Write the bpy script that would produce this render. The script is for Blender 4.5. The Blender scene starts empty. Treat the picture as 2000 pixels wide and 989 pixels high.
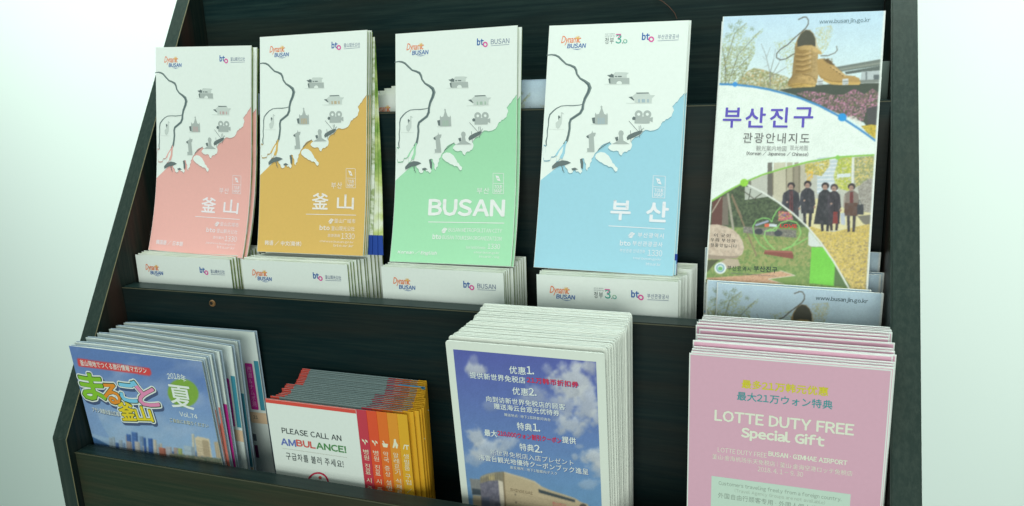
import bpy, bmesh, math, random
import numpy as np
from mathutils import Vector, Matrix
from mathutils.geometry import tessellate_polygon

# ------------------------------------------------------------------ camera, world, lamps
S = 0.015 / 18.0                       # one rack unit in metres (boards are 18 units = 15 mm)
TILT = math.radians(-10)               # the whole rack leans back
RG = Matrix.Rotation(TILT, 4, 'X')
scn = bpy.context.scene
col = scn.collection
cam_d = bpy.data.cameras.new('camera'); cam = bpy.data.objects.new('camera', cam_d); col.objects.link(cam)
cam_d.lens = 26.95; cam_d.sensor_width = 36; cam_d.clip_start = 0.01; cam_d.clip_end = 50
CR = Matrix(((0.9433901220033356, -0.039137306957750334, 0.32936810548476975),
             (0.3292842374812527, 0.22977498699486779, -0.9158467919351458),
             (-0.0398367751320505, 0.9724565422452579, 0.2296547512930557))).to_4x4()
cam.matrix_world = Matrix.Translation(RG @ (Vector((614.34, -560.77, 191.51)) * S)) @ RG @ CR
scn.camera = cam
w = bpy.data.worlds.new('World'); scn.world = w; w.use_nodes = True
bg = w.node_tree.nodes['Background']; bg.inputs[0].default_value = (0.56, 0.90, 0.78, 1); bg.inputs[1].default_value = 0.27

def lamp(name, loc, target, size, power, color, spread=180):
    d = bpy.data.lights.new(name, 'AREA'); d.shape = 'RECTANGLE'; d.size, d.size_y = size; d.energy = power; d.color = color
    o = bpy.data.objects.new(name, d); col.objects.link(o); o.location = loc
    d.spread = math.radians(spread); o.rotation_euler = (Vector(target) - Vector(loc)).to_track_quat('-Z', 'Y').to_euler()
    return o
lamp('ceiling_light', (0.15, -0.75, 1.9), (0.25, 0.1, 0.0), (1.2, 0.5), 9.5, (0.91, 1.0, 0.88))
lamp('front_fill', (0.8, -2.0, 0.35), (0.3, 0.2, 0.0), (1.8, 1.2), 27, (0.90, 1.0, 0.88))  # added frontal fill, set low to brighten the front pocket
lamp('wall_fill', (0.95, 0.25, 1.5), (0.95, 0.62, -0.4), (1.0, 0.2), 9.5, (0.84, 1.0, 0.92), 60)  # added lamp out of view, only to brighten the wall behind the rack
lamp('wall_fill_far', (-0.5, 0.25, 1.5), (-0.5, 0.62, -0.5), (1.2, 0.2), 11.5, (0.84, 1.0, 0.92), 60)  # second added lamp, brightens the left of the wall
scn.view_settings.view_transform = 'Standard'; scn.view_settings.look = 'None'
scn.view_settings.exposure = 0.0; scn.view_settings.gamma = 1.0
random.seed(4)

# ------------------------------------------------------------------ colours and materials
def lin(c):
    c = np.asarray(c, float) / 255.0
    return np.where(c <= 0.04045, c / 12.92, ((c + 0.055) / 1.055) ** 2.4)
LIGHT = lin((213, 228, 218)) / 0.80
def ink(c, gain=1.0):                  # base colour of a printed tone, the greenish light taken out
    return np.clip(lin(c) / LIGHT * gain, 0.0, 0.84)
MATS = {}
def mat(name, rgb=None, rough=0.55, spec=0.3, base=None):
    if name in MATS: return MATS[name]
    m = bpy.data.materials.new(name); m.use_nodes = True; nt = m.node_tree; b = nt.nodes['Principled BSDF']
    c = tuple(base) if base is not None else tuple(ink(rgb))
    b.inputs['Roughness'].default_value = rough; b.inputs['Specular IOR Level'].default_value = spec
    tc = nt.nodes.new('ShaderNodeTexCoord'); nz = nt.nodes.new('ShaderNodeTexNoise'); nz.inputs['Scale'].default_value = 420; nz.inputs['Detail'].default_value = 3
    nt.links.new(tc.outputs['Object'], nz.inputs['Vector'])
    mx = nt.nodes.new('ShaderNodeMix'); mx.data_type = 'RGBA'; mx.inputs[6].default_value = (c[0] * .965, c[1] * .965, c[2] * .965, 1); mx.inputs[7].default_value = (*[min(.86, v * 1.03) for v in c], 1)
    nt.links.new(nz.outputs['Fac'], mx.inputs[0]); nt.links.new(mx.outputs[2], b.inputs['Base Color'])
    MATS[name] = m; return m
def mat_photo(name, rough=0.4, attr='tone'):
    if name in MATS: return MATS[name]
    m = bpy.data.materials.new(name); m.use_nodes = True; nt = m.node_tree; b = nt.nodes['Principled BSDF']
    a = nt.nodes.new('ShaderNodeAttribute'); a.attribute_name = attr
    nt.links.new(a.outputs['Color'], b.inputs['Base Color']); b.inputs['Roughness'].default_value = rough; b.inputs['Specular IOR Level'].default_value = .35
    MATS[name] = m; return m
def wood(name, dark, light, axis, rough=0.42, amount=0.5, warm=(0.05, 0.03, 0.02), bump=.12):
    """Dark printed veneer: long fibres along the given axis, with warmer streaks and fine pores."""
    m = bpy.data.materials.new(name); m.use_nodes = True; nt = m.node_tree; N = nt.nodes; L = nt.links; b = N['Principled BSDF']
    tc = N.new('ShaderNodeTexCoord'); mp = N.new('ShaderNodeMapping')
    sc = [260, 260, 260]; sc[axis] = 9; mp.inputs['Scale'].default_value = sc
    L.new(tc.outputs['Object'], mp.inputs['Vector'])
    n1 = N.new('ShaderNodeTexNoise'); n1.inputs['Scale'].default_value = 1.6; n1.inputs['Detail'].default_value = 6; n1.inputs['Roughness'].default_value = .7; L.new(mp.outputs[0], n1.inputs['Vector'])
    r1 = N.new('ShaderNodeValToRGB'); r1.color_ramp.elements[0].position = .42; r1.color_ramp.elements[1].position = .75
    r1.color_ramp.elements[0].color = (*dark, 1); r1.color_ramp.elements[1].color = (*light, 1); L.new(n1.outputs['Fac'], r1.inputs[0])
    mp2 = N.new('ShaderNodeMapping'); s2 = [28, 28, 28]; s2[axis] = 2.5; mp2.inputs['Scale'].default_value = s2; L.new(tc.outputs['Object'], mp2.inputs['Vector'])
    n2 = N.new('ShaderNodeTexNoise'); n2.inputs['Scale'].default_value = 1.5; n2.inputs['Detail'].default_value = 4; L.new(mp2.outputs[0], n2.inputs['Vector'])
    r2 = N.new('ShaderNodeMapRange'); r2.inputs[1].default_value = .45; r2.inputs[2].default_value = .75; r2.inputs[4].default_value = amount; L.new(n2.outputs['Fac'], r2.inputs[0])
    mx = N.new('ShaderNodeMix'); mx.data_type = 'RGBA'; mx.inputs[7].default_value = (*warm, 1); L.new(r2.outputs[0], mx.inputs[0]); L.new(r1.outputs[0], mx.inputs[6])
    L.new(mx.outputs[2], b.inputs['Base Color'])
    n3 = N.new('ShaderNodeTexNoise'); n3.inputs['Scale'].default_value = 14; n3.inputs['Detail'].default_value = 4; L.new(tc.outputs['Object'], n3.inputs['Vector'])
    r3 = N.new('ShaderNodeMapRange'); r3.inputs[3].default_value = rough - .1; r3.inputs[4].default_value = rough + .16; L.new(n3.outputs['Fac'], r3.inputs[0]); L.new(r3.outputs[0], b.inputs['Roughness'])
    bp = N.new('ShaderNodeBump'); bp.inputs['Strength'].default_value = bump; bp.inputs['Distance'].default_value = .0004; L.new(n1.outputs['Fac'], bp.inputs['Height']); L.new(bp.outputs[0], b.inputs['Normal'])
    b.inputs['Specular IOR Level'].default_value = .16
    return m

PAPER = mat('paper_white', (214, 229, 219)); COTTON = mat('coupon_paper', (214, 228, 214)); GREYP = mat('paper_grey', (175, 190, 180))

# ------------------------------------------------------------------ object helpers
def build(name, verts, faces, mats, midx=None, smooth=False, attr=None):
    me = bpy.data.meshes.new(name); me.from_pydata([tuple(v) for v in verts], [], faces)
    for m in (mats if isinstance(mats, (list, tuple)) else [mats]): me.materials.append(m)
    if midx is not None: me.polygons.foreach_set('material_index', midx)
    if smooth: me.polygons.foreach_set('use_smooth', [True] * len(me.polygons))
    if attr is not None:
        ca = me.color_attributes.new('tone', 'FLOAT_COLOR', 'POINT'); ca.data.foreach_set('color', np.asarray(attr, np.float32).ravel())
    me.update(); return me
def ob(name, me, parent=None, loc=None):
    o = bpy.data.objects.new(name, me); col.objects.link(o)
    if parent: o.parent = parent
    if loc: o.location = loc
    return o
def tag(o, label=None, cat=None, group=None, kind=None):
    for k, v in (('label', label), ('category', cat), ('group', group), ('kind', kind)):
        if v: o[k] = v
    return o
def thing(name, label, cat, group=None):
    o = bpy.data.objects.new(name, None); o.empty_display_size = .02; col.objects.link(o); return tag(o, label, cat, group)
def copy_tree(o, parent=None):
    c = o.copy(); col.objects.link(c)
    if parent: c.parent = parent
    for ch in list(o.children): copy_tree(ch, c)
    return c
DIM = dict(folded_map=(115.5, 203.5), district_guide=(115.7, 206.0), magazine=(150.0, 222.0), coupon_booklet=(122.0, 253.0), phrase_leaflet=(88.0, 192.0), gift_booklet=(124.0, 262.0))
def place(o, TL, TR, BL):
    """Stand a leaflet (local x to the right, z up, front towards -y, origin at its bottom left) on these corners, in rack units."""
    TL, TR, BL = Vector(TL), Vector(TR), Vector(BL)
    w_, h_ = DIM.get(o.name.split('.')[0], ((TR - TL).length, (TL - BL).length))
    X = (TR - TL).normalized(); Z = (TL - BL).normalized(); e = X.dot(Z) / 2
    X, Z = (X - Z * e).normalized(), (Z - X * e); Z = (Z - X * X.dot(Z)).normalized(); Y = Z.cross(X)
    org = (TL + TR + BL + BL + TR - TL) / 4 - X * w_ / 2 - Z * h_ / 2
    M = Matrix((X, Y, Z)).transposed().to_4x4()
    o.matrix_world = Matrix.Translation(RG @ (org * S)) @ RG @ M
def homog(src, dst):
    A = []
    for (x, y), (u, v) in zip(src, dst):
        A.append([x, y, 1, 0, 0, 0, -u * x, -u * y, -u]); A.append([0, 0, 0, x, y, 1, -v * x, -v * y, -v])
    return np.linalg.svd(np.array(A))[2][-1].reshape(3, 3)

class Card:
    """Flat artwork and stock of one kind of leaflet, w x h rack units. quad = the four corners of the layout sheet that the artwork is drafted on."""
    NR = 32
    def __init__(s, w, h, quad, curl=0.0, vmax=1.0, uend=0.0, bow=0.0):
        s.w, s.h, s.curl, s.bow = w, h, curl, bow
        tl, tr, bl, br = quad
        s.H = homog([tl, tr, bl, br], [(0, h), (w, h), (0, h * (1 - vmax)), (w, h * (1 - vmax))]); s.Hi = np.linalg.inv(s.H)
        s.V = []; s.F = []; s.M = []; s.mats = []
    def xy(s, px, py):
        q = s.H @ np.array([px, py, 1.0]); return q[0] / q[2], q[1] / q[2]
    def px(s, x, z):
        q = np.tensordot(s.Hi, np.stack([x, z, np.ones_like(x)]), 1); return q[0] / q[2], q[1] / q[2]
    def yo(s, x, z):                     # how far the stock bends back at this height
        v = 1 - z / s.h; u = x / s.w
        return s.curl * (v - np.maximum(0, (v - .5) / .5) ** 2) + s.bow * 4 * u * (1 - u)
    def mi(s, m):
        if m not in s.mats: s.mats.append(m)
        return s.mats.index(m)
    def add(s, pts, tris, m, layer):
        b = len(s.V); d = .14 + .06 * layer
        for x, z in pts: s.V.append((x, -d, z))
        for t in tris: s.F.append(tuple(b + i for i in t)); s.M.append(s.mi(m))
    def poly(s, pts, m, layer=1, local=False):
        P = pts if local else [s.xy(*p) for p in pts]
        T = tessellate_polygon([[Vector((x, z, 0)) for x, z in P]])
        bm = bmesh.new(); vs = [bm.verts.new((x, 0, z)) for x, z in P]
        for t in T:
            try: bm.faces.new([vs[i] for i in t])
            except ValueError: pass
        if (s.curl or s.bow):
            zs = [p[1] for p in P]
            for k in range(1, s.NR):
                z = s.h * k / s.NR
                if min(zs) < z < max(zs): bmesh.ops.bisect_plane(bm, geom=bm.verts[:] + bm.edges[:] + bm.faces[:], plane_co=(0, 0, z), plane_no=(0, 0, 1))
        bm.verts.index_update()
        for f in bm.faces: f.normal_update()
        F = []
        for f in bm.faces:
            ix = [v.index for v in f.verts]
            F.append(ix if f.normal.y < 0 else ix[::-1])
        s.add([(v.co.x, v.co.z) for v in bm.verts], F, m, layer); bm.free()
    def line(s, pts, width, m, layer=2):                              # widths: one number or one per point, in drafting px
        P = [np.array(p, float) for p in pts]; W = width if isinstance(width, (list, tuple)) else [width] * len(P)
        L, R = [], []
        for i, p in enumerate(P):
            d = P[min(i + 1, len(P) - 1)] - P[max(i - 1, 0)]; d /= np.linalg.norm(d) + 1e-9; n = np.array([-d[1], d[0]]) * W[i] / 2
            L.append(p + n); R.append(p - n)
        for i in range(len(P) - 1): s.poly([L[i], L[i + 1], R[i + 1], R[i]], m, layer + i % 2 * .15)
    def disc(s, cx, cy, r, m, layer=2, n=20, ry=None):
        ry = ry or r; s.poly([(cx + r * math.cos(a * 2 * math.pi / n), cy + ry * math.sin(a * 2 * math.pi / n)) for a in range(n)], m, layer)
    def ring(s, cx, cy, r, t, m, layer=2, n=20, a0=0, a1=360):
        A = [math.radians(a0 + (a1 - a0) * k / n) for k in range(n + 1)]
        for a, b in zip(A, A[1:]): s.poly([(cx + r * math.cos(a), cy + r * math.sin(a)), (cx + r * math.cos(b), cy + r * math.sin(b)), (cx + (r - t) * math.cos(b), cy + (r - t) * math.sin(b)), (cx + (r - t) * math.cos(a), cy + (r - t) * math.sin(a))], m, layer)
    def text(s, body, x0, y0, x1, y1, hpx, m, bold=0.0, shear=0.0, layer=3, stamps=None, arc=0.0, spacing=1.0, free=False):
        TEXTS.append((s, body, (x0, y0), (x1, y1), hpx, m, bold, shear, layer, stamps, arc, spacing, free))
    def mesh(s, name='print'):
        V = np.array(s.V); V[:, 1] += s.yo(V[:, 0], V[:, 2])
        return build(name, V * S, s.F, s.mats, s.M)
TEXTS = []
GLYPH = {}
def glyph_char(ch, native):            # Latin letters are drawn with their wide forms, which are plain grotesque shapes
    return ch if native or not (33 <= ord(ch) <= 126) else chr(ord(ch) + 0xFEE0)
def make_glyphs():
    need = set()
    for t in TEXTS:
        for ch in t[1]:
            if not ch.isspace(): need.add(glyph_char(ch, t[1] == 'Dynamic'))
    need = sorted(need); LS = 3.0          # one text object, one glyph to a line: far quicker than an object for each
    c = bpy.data.curves.new('lettering', 'FONT'); c.body = '\n'.join(need); c.resolution_u = 2; c.space_line = LS
    o = bpy.data.objects.new('lettering', c); col.objects.link(o); bpy.context.view_layer.update()
    ev = o.evaluated_get(bpy.context.evaluated_depsgraph_get()); me = ev.to_mesh(); n = len(me.vertices)
    co = np.empty(n * 3, np.float32); me.vertices.foreach_get('co', co); co = co.reshape(-1, 3)[:, :2].astype(float)
    row = np.round(-(co[:, 1] - .35) / LS).astype(int); faces = [[] for _ in need]; order = [np.flatnonzero(row == k) for k in range(len(need))]
    new = np.zeros(n, int)
    for ix in order: new[ix] = np.arange(len(ix))
    for p in me.polygons: v = list(p.vertices); faces[row[v[0]]].append(tuple(int(new[i]) for i in v))
    for k, ch in enumerate(need):
        g_ = co[order[k]].copy(); g_[:, 1] += k * LS; GLYPH[ch] = (g_, faces[k])
        if not len(g_): print('EMPTY GLYPH', ch)
    ev.to_mesh_clear(); bpy.data.objects.remove(o); bpy.data.curves.remove(c)
def layout(body, shear):
    native = body == 'Dynamic'; lines = body.split('\n'); V, F, base = [], [], 0
    for li, ln in enumerate(lines):
        x = 0.0; row = []
        for ch in ln:
            if ch == ' ': x += .30; continue
            co, fc = GLYPH[glyph_char(ch, native)]
            if len(co) == 0: continue
            lo, hi = co[:, 0].min(), co[:, 0].max()
            if ord(ch) < 0x2000: gap = .085 if not native else .03; p = co - np.array([[lo, 0]]); adv = hi - lo + gap
            else: p = co; adv = 1.02
            row.append((p + np.array([[x, 0]]), fc)); x += adv
        for p, fc in row:
            p = p + np.array([[-x / 2 if len(lines) > 1 else 0, -li * 1.0]]); p[:, 0] += shear * p[:, 1]
            V.append(p); F += [tuple(base + i for i in f) for f in fc]; base += len(p)
    return np.concatenate(V), F
def flush_texts():
    make_glyphs()
    for (s, body, a, b, hpx, m, bold, shear, layer, stamps, arc, sp, free) in TEXTS:
        co, F = layout(body, shear)
        lo, hi = co.min(0), co.max(0); u = (co - lo) / (hi - lo)
        A = np.array(s.xy(*a)); B = np.array(s.xy(*b)); mid = (np.array(a) + np.array(b)) / 2
        Mb = np.array(s.xy(*mid)); Mt = np.array(s.xy(mid[0], mid[1] - hpx)); h = abs(Mt[1] - Mb[1])
        if not free: zb = (A[1] + B[1]) / 2; A[1] = B[1] = zb
        ex = B - A; ez = np.array([-ex[1], ex[0]]) / (np.linalg.norm(ex) + 1e-9)
        P = A + u[:, :1] * ex + u[:, 1:] * h * ez
        if arc: P[:, 1] += arc * h * 4 * u[:, 0] * (1 - u[:, 0])
        hg = h / max(1, body.count('\n') + 1); r_ = (stamps or 0) / 1.7 + max(0, bold) * hg * (.85 if hg < 14 else .95); nst = 14 if stamps else 8
        if not stamps: P = P + (np.array([[.5, .5]]) - u) * 1.2 * r_ * np.array([[1, 1]])
        offs = [(0, 0)] if r_ < .04 else [(0, 0)] + [(r_ * math.cos(k * 2 * math.pi / nst), r_ * math.sin(k * 2 * math.pi / nst)) for k in range(nst)]
        for k, (dx, dz) in enumerate(offs): s.add([(x + dx, z + dz) for x, z in P], F, m, layer + k * .006)
    TEXTS.clear()

def slab(w, h, t, card=None, z0=0.0, nx=1, x0=0.0, rnd=0.0, back=0.0, thick=None, rows=None):
    """Closed thin sheet: front at y=back, back at y=back+t, following the bend of its card. rnd rounds the two top corners."""
    nz = rows or (32 if card and (card.curl or card.bow) else 1)
    if card and card.bow: nx = max(nx, 12)
    zs = list(np.linspace(z0, h - rnd, nz + 1)); 
    if rnd: zs += [h - rnd * .6, h - rnd * .25, h - rnd * .07, h]
    V = []; F = []
    nrow = len(zs); ncol = nx + 1
    for side in (0, 1):
        for z in zs:
            ins = 0.0
            if rnd and z > h - rnd: q = (z - (h - rnd)) / rnd; ins = rnd * (1 - math.sqrt(max(0, 1 - q * q)))
            for i in range(ncol):
                u = i / nx; x = x0 + ins + (w - 2 * ins) * u
                tt = t if thick is None else t * thick(u)
                y = back + side * tt + (float(card.yo(np.array(x), np.array(z))) if card else 0)
                V.append((x * S, y * S, z * S))
    n = nrow * ncol
    for r in range(nrow - 1):
        for i in range(nx):
            a = r * ncol + i; F.append((a, a + 1, a + ncol + 1, a + ncol)); a += n; F.append((a, a + ncol, a + ncol + 1, a + 1))
    for r in range(nrow - 1):
        a = r * ncol; F.append((a, a + ncol, a + n + ncol, a + n)); a += nx; F.append((a, a + n, a + n + ncol, a + ncol))
    for i in range(nx):
        F.append((i, i + n, i + n + 1, i + 1)); a = (nrow - 1) * ncol + i; F.append((a, a + 1, a + n + 1, a + n))
    return V, F
def merge(parts):
    V, F, M = [], [], []
    for k, (v, f) in enumerate(parts):
        b = len(V); V += v; F += [tuple(b + i for i in q) for q in f]; M += [k] * len(f)
    return V, F, M
def box(a, b):
    (x0, y0, z0), (x1, y1, z1) = a, b
    V = [(x, y, z) for x in (x0, x1) for y in (y0, y1) for z in (z0, z1)]
    return [tuple(c * S for c in v) for v in V], [(0, 1, 3, 2), (4, 6, 7, 5), (0, 4, 5, 1), (2, 3, 7, 6), (0, 2, 6, 4), (1, 5, 7, 3)]
def prism(profile, x0, x1):                       # profile in (y, z), front to back
    n = len(profile); V = [(x * S, y * S, z * S) for x in (x0, x1) for y, z in profile]
    F = [tuple(range(n)), tuple(range(2 * n - 1, n - 1, -1))] + [(i, i + n, (i + 1) % n + n, (i + 1) % n) for i in range(n)]
    return V, F
def bevelled(name, V, F, m, width=.5, seg=2):
    bm = bmesh.new(); vs = [bm.verts.new(v) for v in V]
    for f in F: bm.faces.new([vs[i] for i in f])
    bmesh.ops.recalc_face_normals(bm, faces=bm.faces[:])
    bmesh.ops.bevel(bm, geom=bm.edges[:], offset=width * S, segments=seg, affect='EDGES')
    me = bpy.data.meshes.new(name); bm.to_mesh(me); bm.free(); me.materials.append(m); return me

# ------------------------------------------------------------------ wall and rack
WM = bpy.data.materials.new('wall_paint'); WM.use_nodes = True
nt = WM.node_tree; b = nt.nodes['Principled BSDF']; b.inputs['Roughness'].default_value = .7; b.inputs['Base Color'].default_value = (.84, .86, .85, 1)
tc = nt.nodes.new('ShaderNodeTexCoord'); nz = nt.nodes.new('ShaderNodeTexNoise'); nz.inputs['Scale'].default_value = 160; nz.inputs['Detail'].default_value = 5
bp = nt.nodes.new('ShaderNodeBump'); bp.inputs['Strength'].default_value = .06; bp.inputs['Distance'].default_value = .001
nt.links.new(tc.outputs['Object'], nz.inputs['Vector']); nt.links.new(nz.outputs['Fac'], bp.inputs['Height']); nt.links.new(bp.outputs[0], b.inputs['Normal'])
me = build('wall', [(-4, 0, -1.2), (4, 0, -1.2), (4, 0, 2.6), (-4, 0, 2.6), (-4, .1, -1.2), (4, .1, -1.2), (4, .1, 2.6), (-4, .1, 2.6)],
           [(0, 1, 2, 3), (4, 7, 6, 5), (0, 4, 5, 1), (3, 2, 6, 7), (0, 3, 7, 4), (1, 5, 6, 2)], WM)
wall = ob('wall', me); wall.location = (0, .62, 0); tag(wall, kind='structure')

W_EDGE = wood('veneer_edge', (.021, .034, .031), (.042, .055, .049), 2, .45, .3, warm=(.042, .044, .034), bump=.25)  # brightness of the lit front edges is mixed into this tone
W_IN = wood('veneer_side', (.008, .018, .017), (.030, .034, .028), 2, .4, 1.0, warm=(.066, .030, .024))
W_BACK = wood('veneer_back', (.002, .014, .017), (.017, .036, .034), 0, .5, .6, warm=(.024, .023, .015), bump=.3)  # teal of the shadows is put into the dark tone
W_FRONT = wood('veneer_front', (.001, .011, .014), (.012, .022, .021), 0, .45, .6, warm=(.024, .015, .010)); W_LOW = wood('veneer_low', (.021, .032, .020), (.042, .046, .028), 0, .45, .7, warm=(.060, .034, .022))  # front veneer also carries the shadows' teal in its dark tone
W_TOP = wood('veneer_top', (.006, .018, .018), (.018, .034, .031), 0, .36, .2)  # sheen of the light on the lip tops is put into this colour
WORN = mat('worn_board_edge', base=(.20, .17, .10), rough=.6)
rack = thing('display_rack', 'dark wood veneer leaflet rack with sloping sides and tiered pockets', 'display rack')
rack.rotation_euler = (TILT, 0, 0); rack.location = RG @ (Vector((344, 50, -430)) * S)
ROFF = Vector((-344, -50, 430)) * S
def rpart(name, me, parent=None, label=None):
    o = ob(name, me, parent or rack)
    if not parent: o.location = ROFF
    if label: o['label'] = label
    return o
prof = [(-87.8, -122.5), (-87.8, -430), (192, -430), (192, 332), (177.8, 332)]
for x0, x1 in ((-18, 0), (688, 706)):
    V, F = prism(prof, x0, x1)
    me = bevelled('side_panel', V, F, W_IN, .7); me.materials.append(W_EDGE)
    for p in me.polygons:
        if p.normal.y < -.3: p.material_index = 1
    sp = rpart('side_panel', me)
    # worn glue line of the edge banding, on the inner arris
    xi = -0.15 if x0 < 0 else 687.75
    dy, dz = 265.6, 454.5; n = (-.863, .505)
    vs = []
    for (y, z) in ((-87.9, -430), (-87.9, -122.5), (177.6, 332)):
        for ox, oy in ((0, 0), (.75, 0), (.75, -.35), (0, -.35)): vs.append(((xi + ox - .3) * S, (y + oy) * S, z * S))
    fs = [(i + a, i + (a + 1) % 4, i + 4 + (a + 1) % 4, i + 4 + a) for i in (0, 4) for a in range(4)] + [(0, 1, 2, 3), (8, 11, 10, 9)]
    rpart('edge_line', build('edge_line', vs, fs, WORN if x0 < 0 else W_EDGE), sp)
def board(name, front_top, front_bot, th, m):
    (y0, z0), (y1, z1) = front_top, front_bot
    V, F = prism([(y0, z0), (y1, z1), (y1 + th, z1), (y0 + th, z0)], .4, 687.6)
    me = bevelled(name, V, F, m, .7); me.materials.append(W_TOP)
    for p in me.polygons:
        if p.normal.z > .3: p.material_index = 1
    o = rpart(name, me)
    V, F = box((.6, y0 - .25, z0 - 1.3), (687.4, y0 + .4, z0 - .55))
    rpart('edge_line', build('edge_line', V, F, mat('worn_lip_line', base=(.075, .07, .045))), o)
    return o
bA = board('front_board', (75, 160.3), (58, -170), 13, W_FRONT)
bB = board('front_board', (0, 0), (0, -262), 18, W_FRONT)
bC = board('front_board', (-82.3, -137.1), (-82.3, -428), 17, W_LOW)
V, F = box((.3, 168, -420), (687.7, 180, 328)); rpart('back_panel', bevelled('back_panel', V, F, W_BACK, .5))
for (ya, yb, z, sl) in ((75.5, 167.5, -26, .24), (18.3, 59.5, -172, .24), (-65, -.3, -262, .1)):
    V, F = prism([(ya, z), (ya, z - 12), (yb, z - 12 + sl * (yb - ya)), (yb, z + sl * (yb - ya))], .4, 687.6)
    rpart('pocket_floor', bevelled('pocket_floor', V, F, W_FRONT, .4))
# screw cap on the middle board and the fine thread on the back panel
bm = bmesh.new(); bmesh.ops.create_cone(bm, cap_ends=True, segments=24, radius1=3.4 * S, radius2=2.9 * S, depth=1.2 * S, matrix=Matrix.Translation(Vector((109.4, -.5, -10.2)) * S) @ Matrix.Rotation(math.pi / 2, 4, 'X'))
me = bpy.data.meshes.new('screw_cap'); bm.to_mesh(me); bm.free(); me.materials.append(mat('screw_cap_brown', base=(.22, .11, .045), rough=.4)); me.materials.append(mat('screw_hole_dark', base=(.012, .01, .008)))
cap = rpart('screw_cap', me)
bm = bmesh.new(); bmesh.ops.create_cone(bm, cap_ends=True, segments=16, radius1=1.7 * S, radius2=1.7 * S, depth=.4 * S, matrix=Matrix.Translation(Vector((108.9, -1.3, -9.9)) * S) @ Matrix.Rotation(math.pi / 2, 4, 'X'))
me = bpy.data.meshes.new('screw_recess'); bm.to_mesh(me); bm.free(); me.materials.append(MATS['screw_hole_dark']); rpart('screw_recess', me, cap)
def tube(pts, r, n=6):
    V, F = [], []
    for i, p in enumerate(pts):
        p = Vector(p); d = (Vector(pts[min(i + 1, len(pts) - 1)]) - Vector(pts[max(i - 1, 0)])).normalized()
        a = d.cross(Vector((0, 1, .01))).normalized(); c = d.cross(a)
        for k in range(n): t = 2 * math.pi * k / n; V.append(tuple((p + (a * math.cos(t) + c * math.sin(t)) * r) * S))
    for i in range(len(pts) - 1):
        for k in range(n): F.append((i * n + k, i * n + (k + 1) % n, (i + 1) * n + (k + 1) % n, (i + 1) * n + k))
    F += [tuple(range(n)), tuple(range((len(pts) - 1) * n, len(pts) * n))[::-1]]
    return V, F
V, F = tube([(498, 167.6, 252), (506, 167.4, 248), (512, 167.5, 243), (517, 167.4, 237), (519, 167.6, 232)], .32)
th = bpy.data.objects.new('thread', build('thread', V, F, mat('thread_brown', base=(.10, .045, .03)))); col.objects.link(th)
th.matrix_world = RG; tag(th, 'thin reddish brown thread clinging high on the dark back panel', 'thread')

# ------------------------------------------------------------------ artwork: tour maps
BLUEQ = ((1077, 52), (1343, 43), (1046, 520), (1314, 533))
def A(x, y): return (1040 + x / 3.294, 40 + y / 3.294)
def B(x, y): return (1160 + x / 3.295, 40 + y / 3.295)
RIVG = mat('river_grey', (112, 130, 126)); RIVD = mat('river_dark', (76, 96, 98)); ICON = mat('icon_grey', (160, 174, 167)); ICOD = mat('icon_dark', (95, 110, 108)); ICOL = mat('icon_light', (186, 201, 192)); ICOS = mat('icon_ground', (198, 213, 203))
ORANGE = mat('logo_orange', (214, 120, 70)); NAVY = mat('logo_blue', (38, 92, 158)); MAGENTA = mat('logo_magenta', (205, 80, 150)); SUNY = mat('logo_sun', (222, 180, 90)); INKG = mat('ink_grey', (92, 105, 112)); TEAL = mat('logo_teal', (60, 160, 140)); BLACKI = mat('ink_black', (40, 55, 58)); INKB = mat('ink_steel', (75, 95, 130))
coast = [B(560, 480), B(545, 493), B(530, 517), B(520, 522), B(512, 533), B(498, 548), B(503, 558), B(508, 572), B(499, 590), B(493, 610), B(480, 618), B(470, 627), B(458, 628), B(450, 640), B(438, 643), B(430, 655), B(425, 668), B(411, 686), B(390, 696), B(378, 699), B(360, 702), B(345, 697), B(330, 696), B(315, 706), B(303, 722), B(285, 735), B(265, 742), B(247, 760), B(241, 775), B(246, 792), B(243, 806), B(235, 822), B(222, 826), B(213, 836), B(200, 834), B(188, 842), B(181, 858), B(174, 857), B(165, 848), B(160, 832), B(148, 828), B(130, 832), B(112, 827), B(95, 812), B(98, 802), B(106, 794), B(118, 787), B(104, 774), B(86, 780), B(66, 788), B(50, 800), B(32, 828), B(14, 845),
         A(405, 850), A(396, 870), A(385, 880), A(386, 895), A(376, 910), A(374, 930), A(361, 940), A(358, 957), A(349, 944), A(350, 915), A(341, 900), A(338, 880), A(326, 878), A(314, 884), A(312, 905), A(320, 925), A(318, 945), A(327, 960), A(315, 976), A(300, 962), A(288, 964), A(283, 950), A(270, 955), A(264, 970), A(248, 975), A(236, 966), A(232, 948), A(218, 935), A(214, 912), A(200, 896), A(210, 850), A(220, 805), A(205, 800), A(175, 838), A(158, 860), A(145, 868), A(130, 868), A(121, 890), A(100, 894), A(83, 893), A(80, 872), A(91, 845), A(97, 800), A(82, 792), A(72, 830), A(60, 870)]
islet = [A(212, 800), A(196, 806), A(176, 838), A(163, 870), A(162, 900), A(176, 893), A(192, 868), A(205, 835)]
island = [A(408, 868), A(414, 852), A(426, 843), A(448, 836), B(50, 838), B(72, 841), B(88, 853), B(98, 860), B(106, 874), B(118, 893), B(122, 906), B(134, 914), B(140, 927), B(156, 940), B(152, 958), B(142, 962), B(133, 952), B(126, 938), B(112, 930), B(100, 932), B(88, 922), B(70, 917), B(55, 905), B(42, 900), B(28, 888), B(18, 880)]
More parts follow.
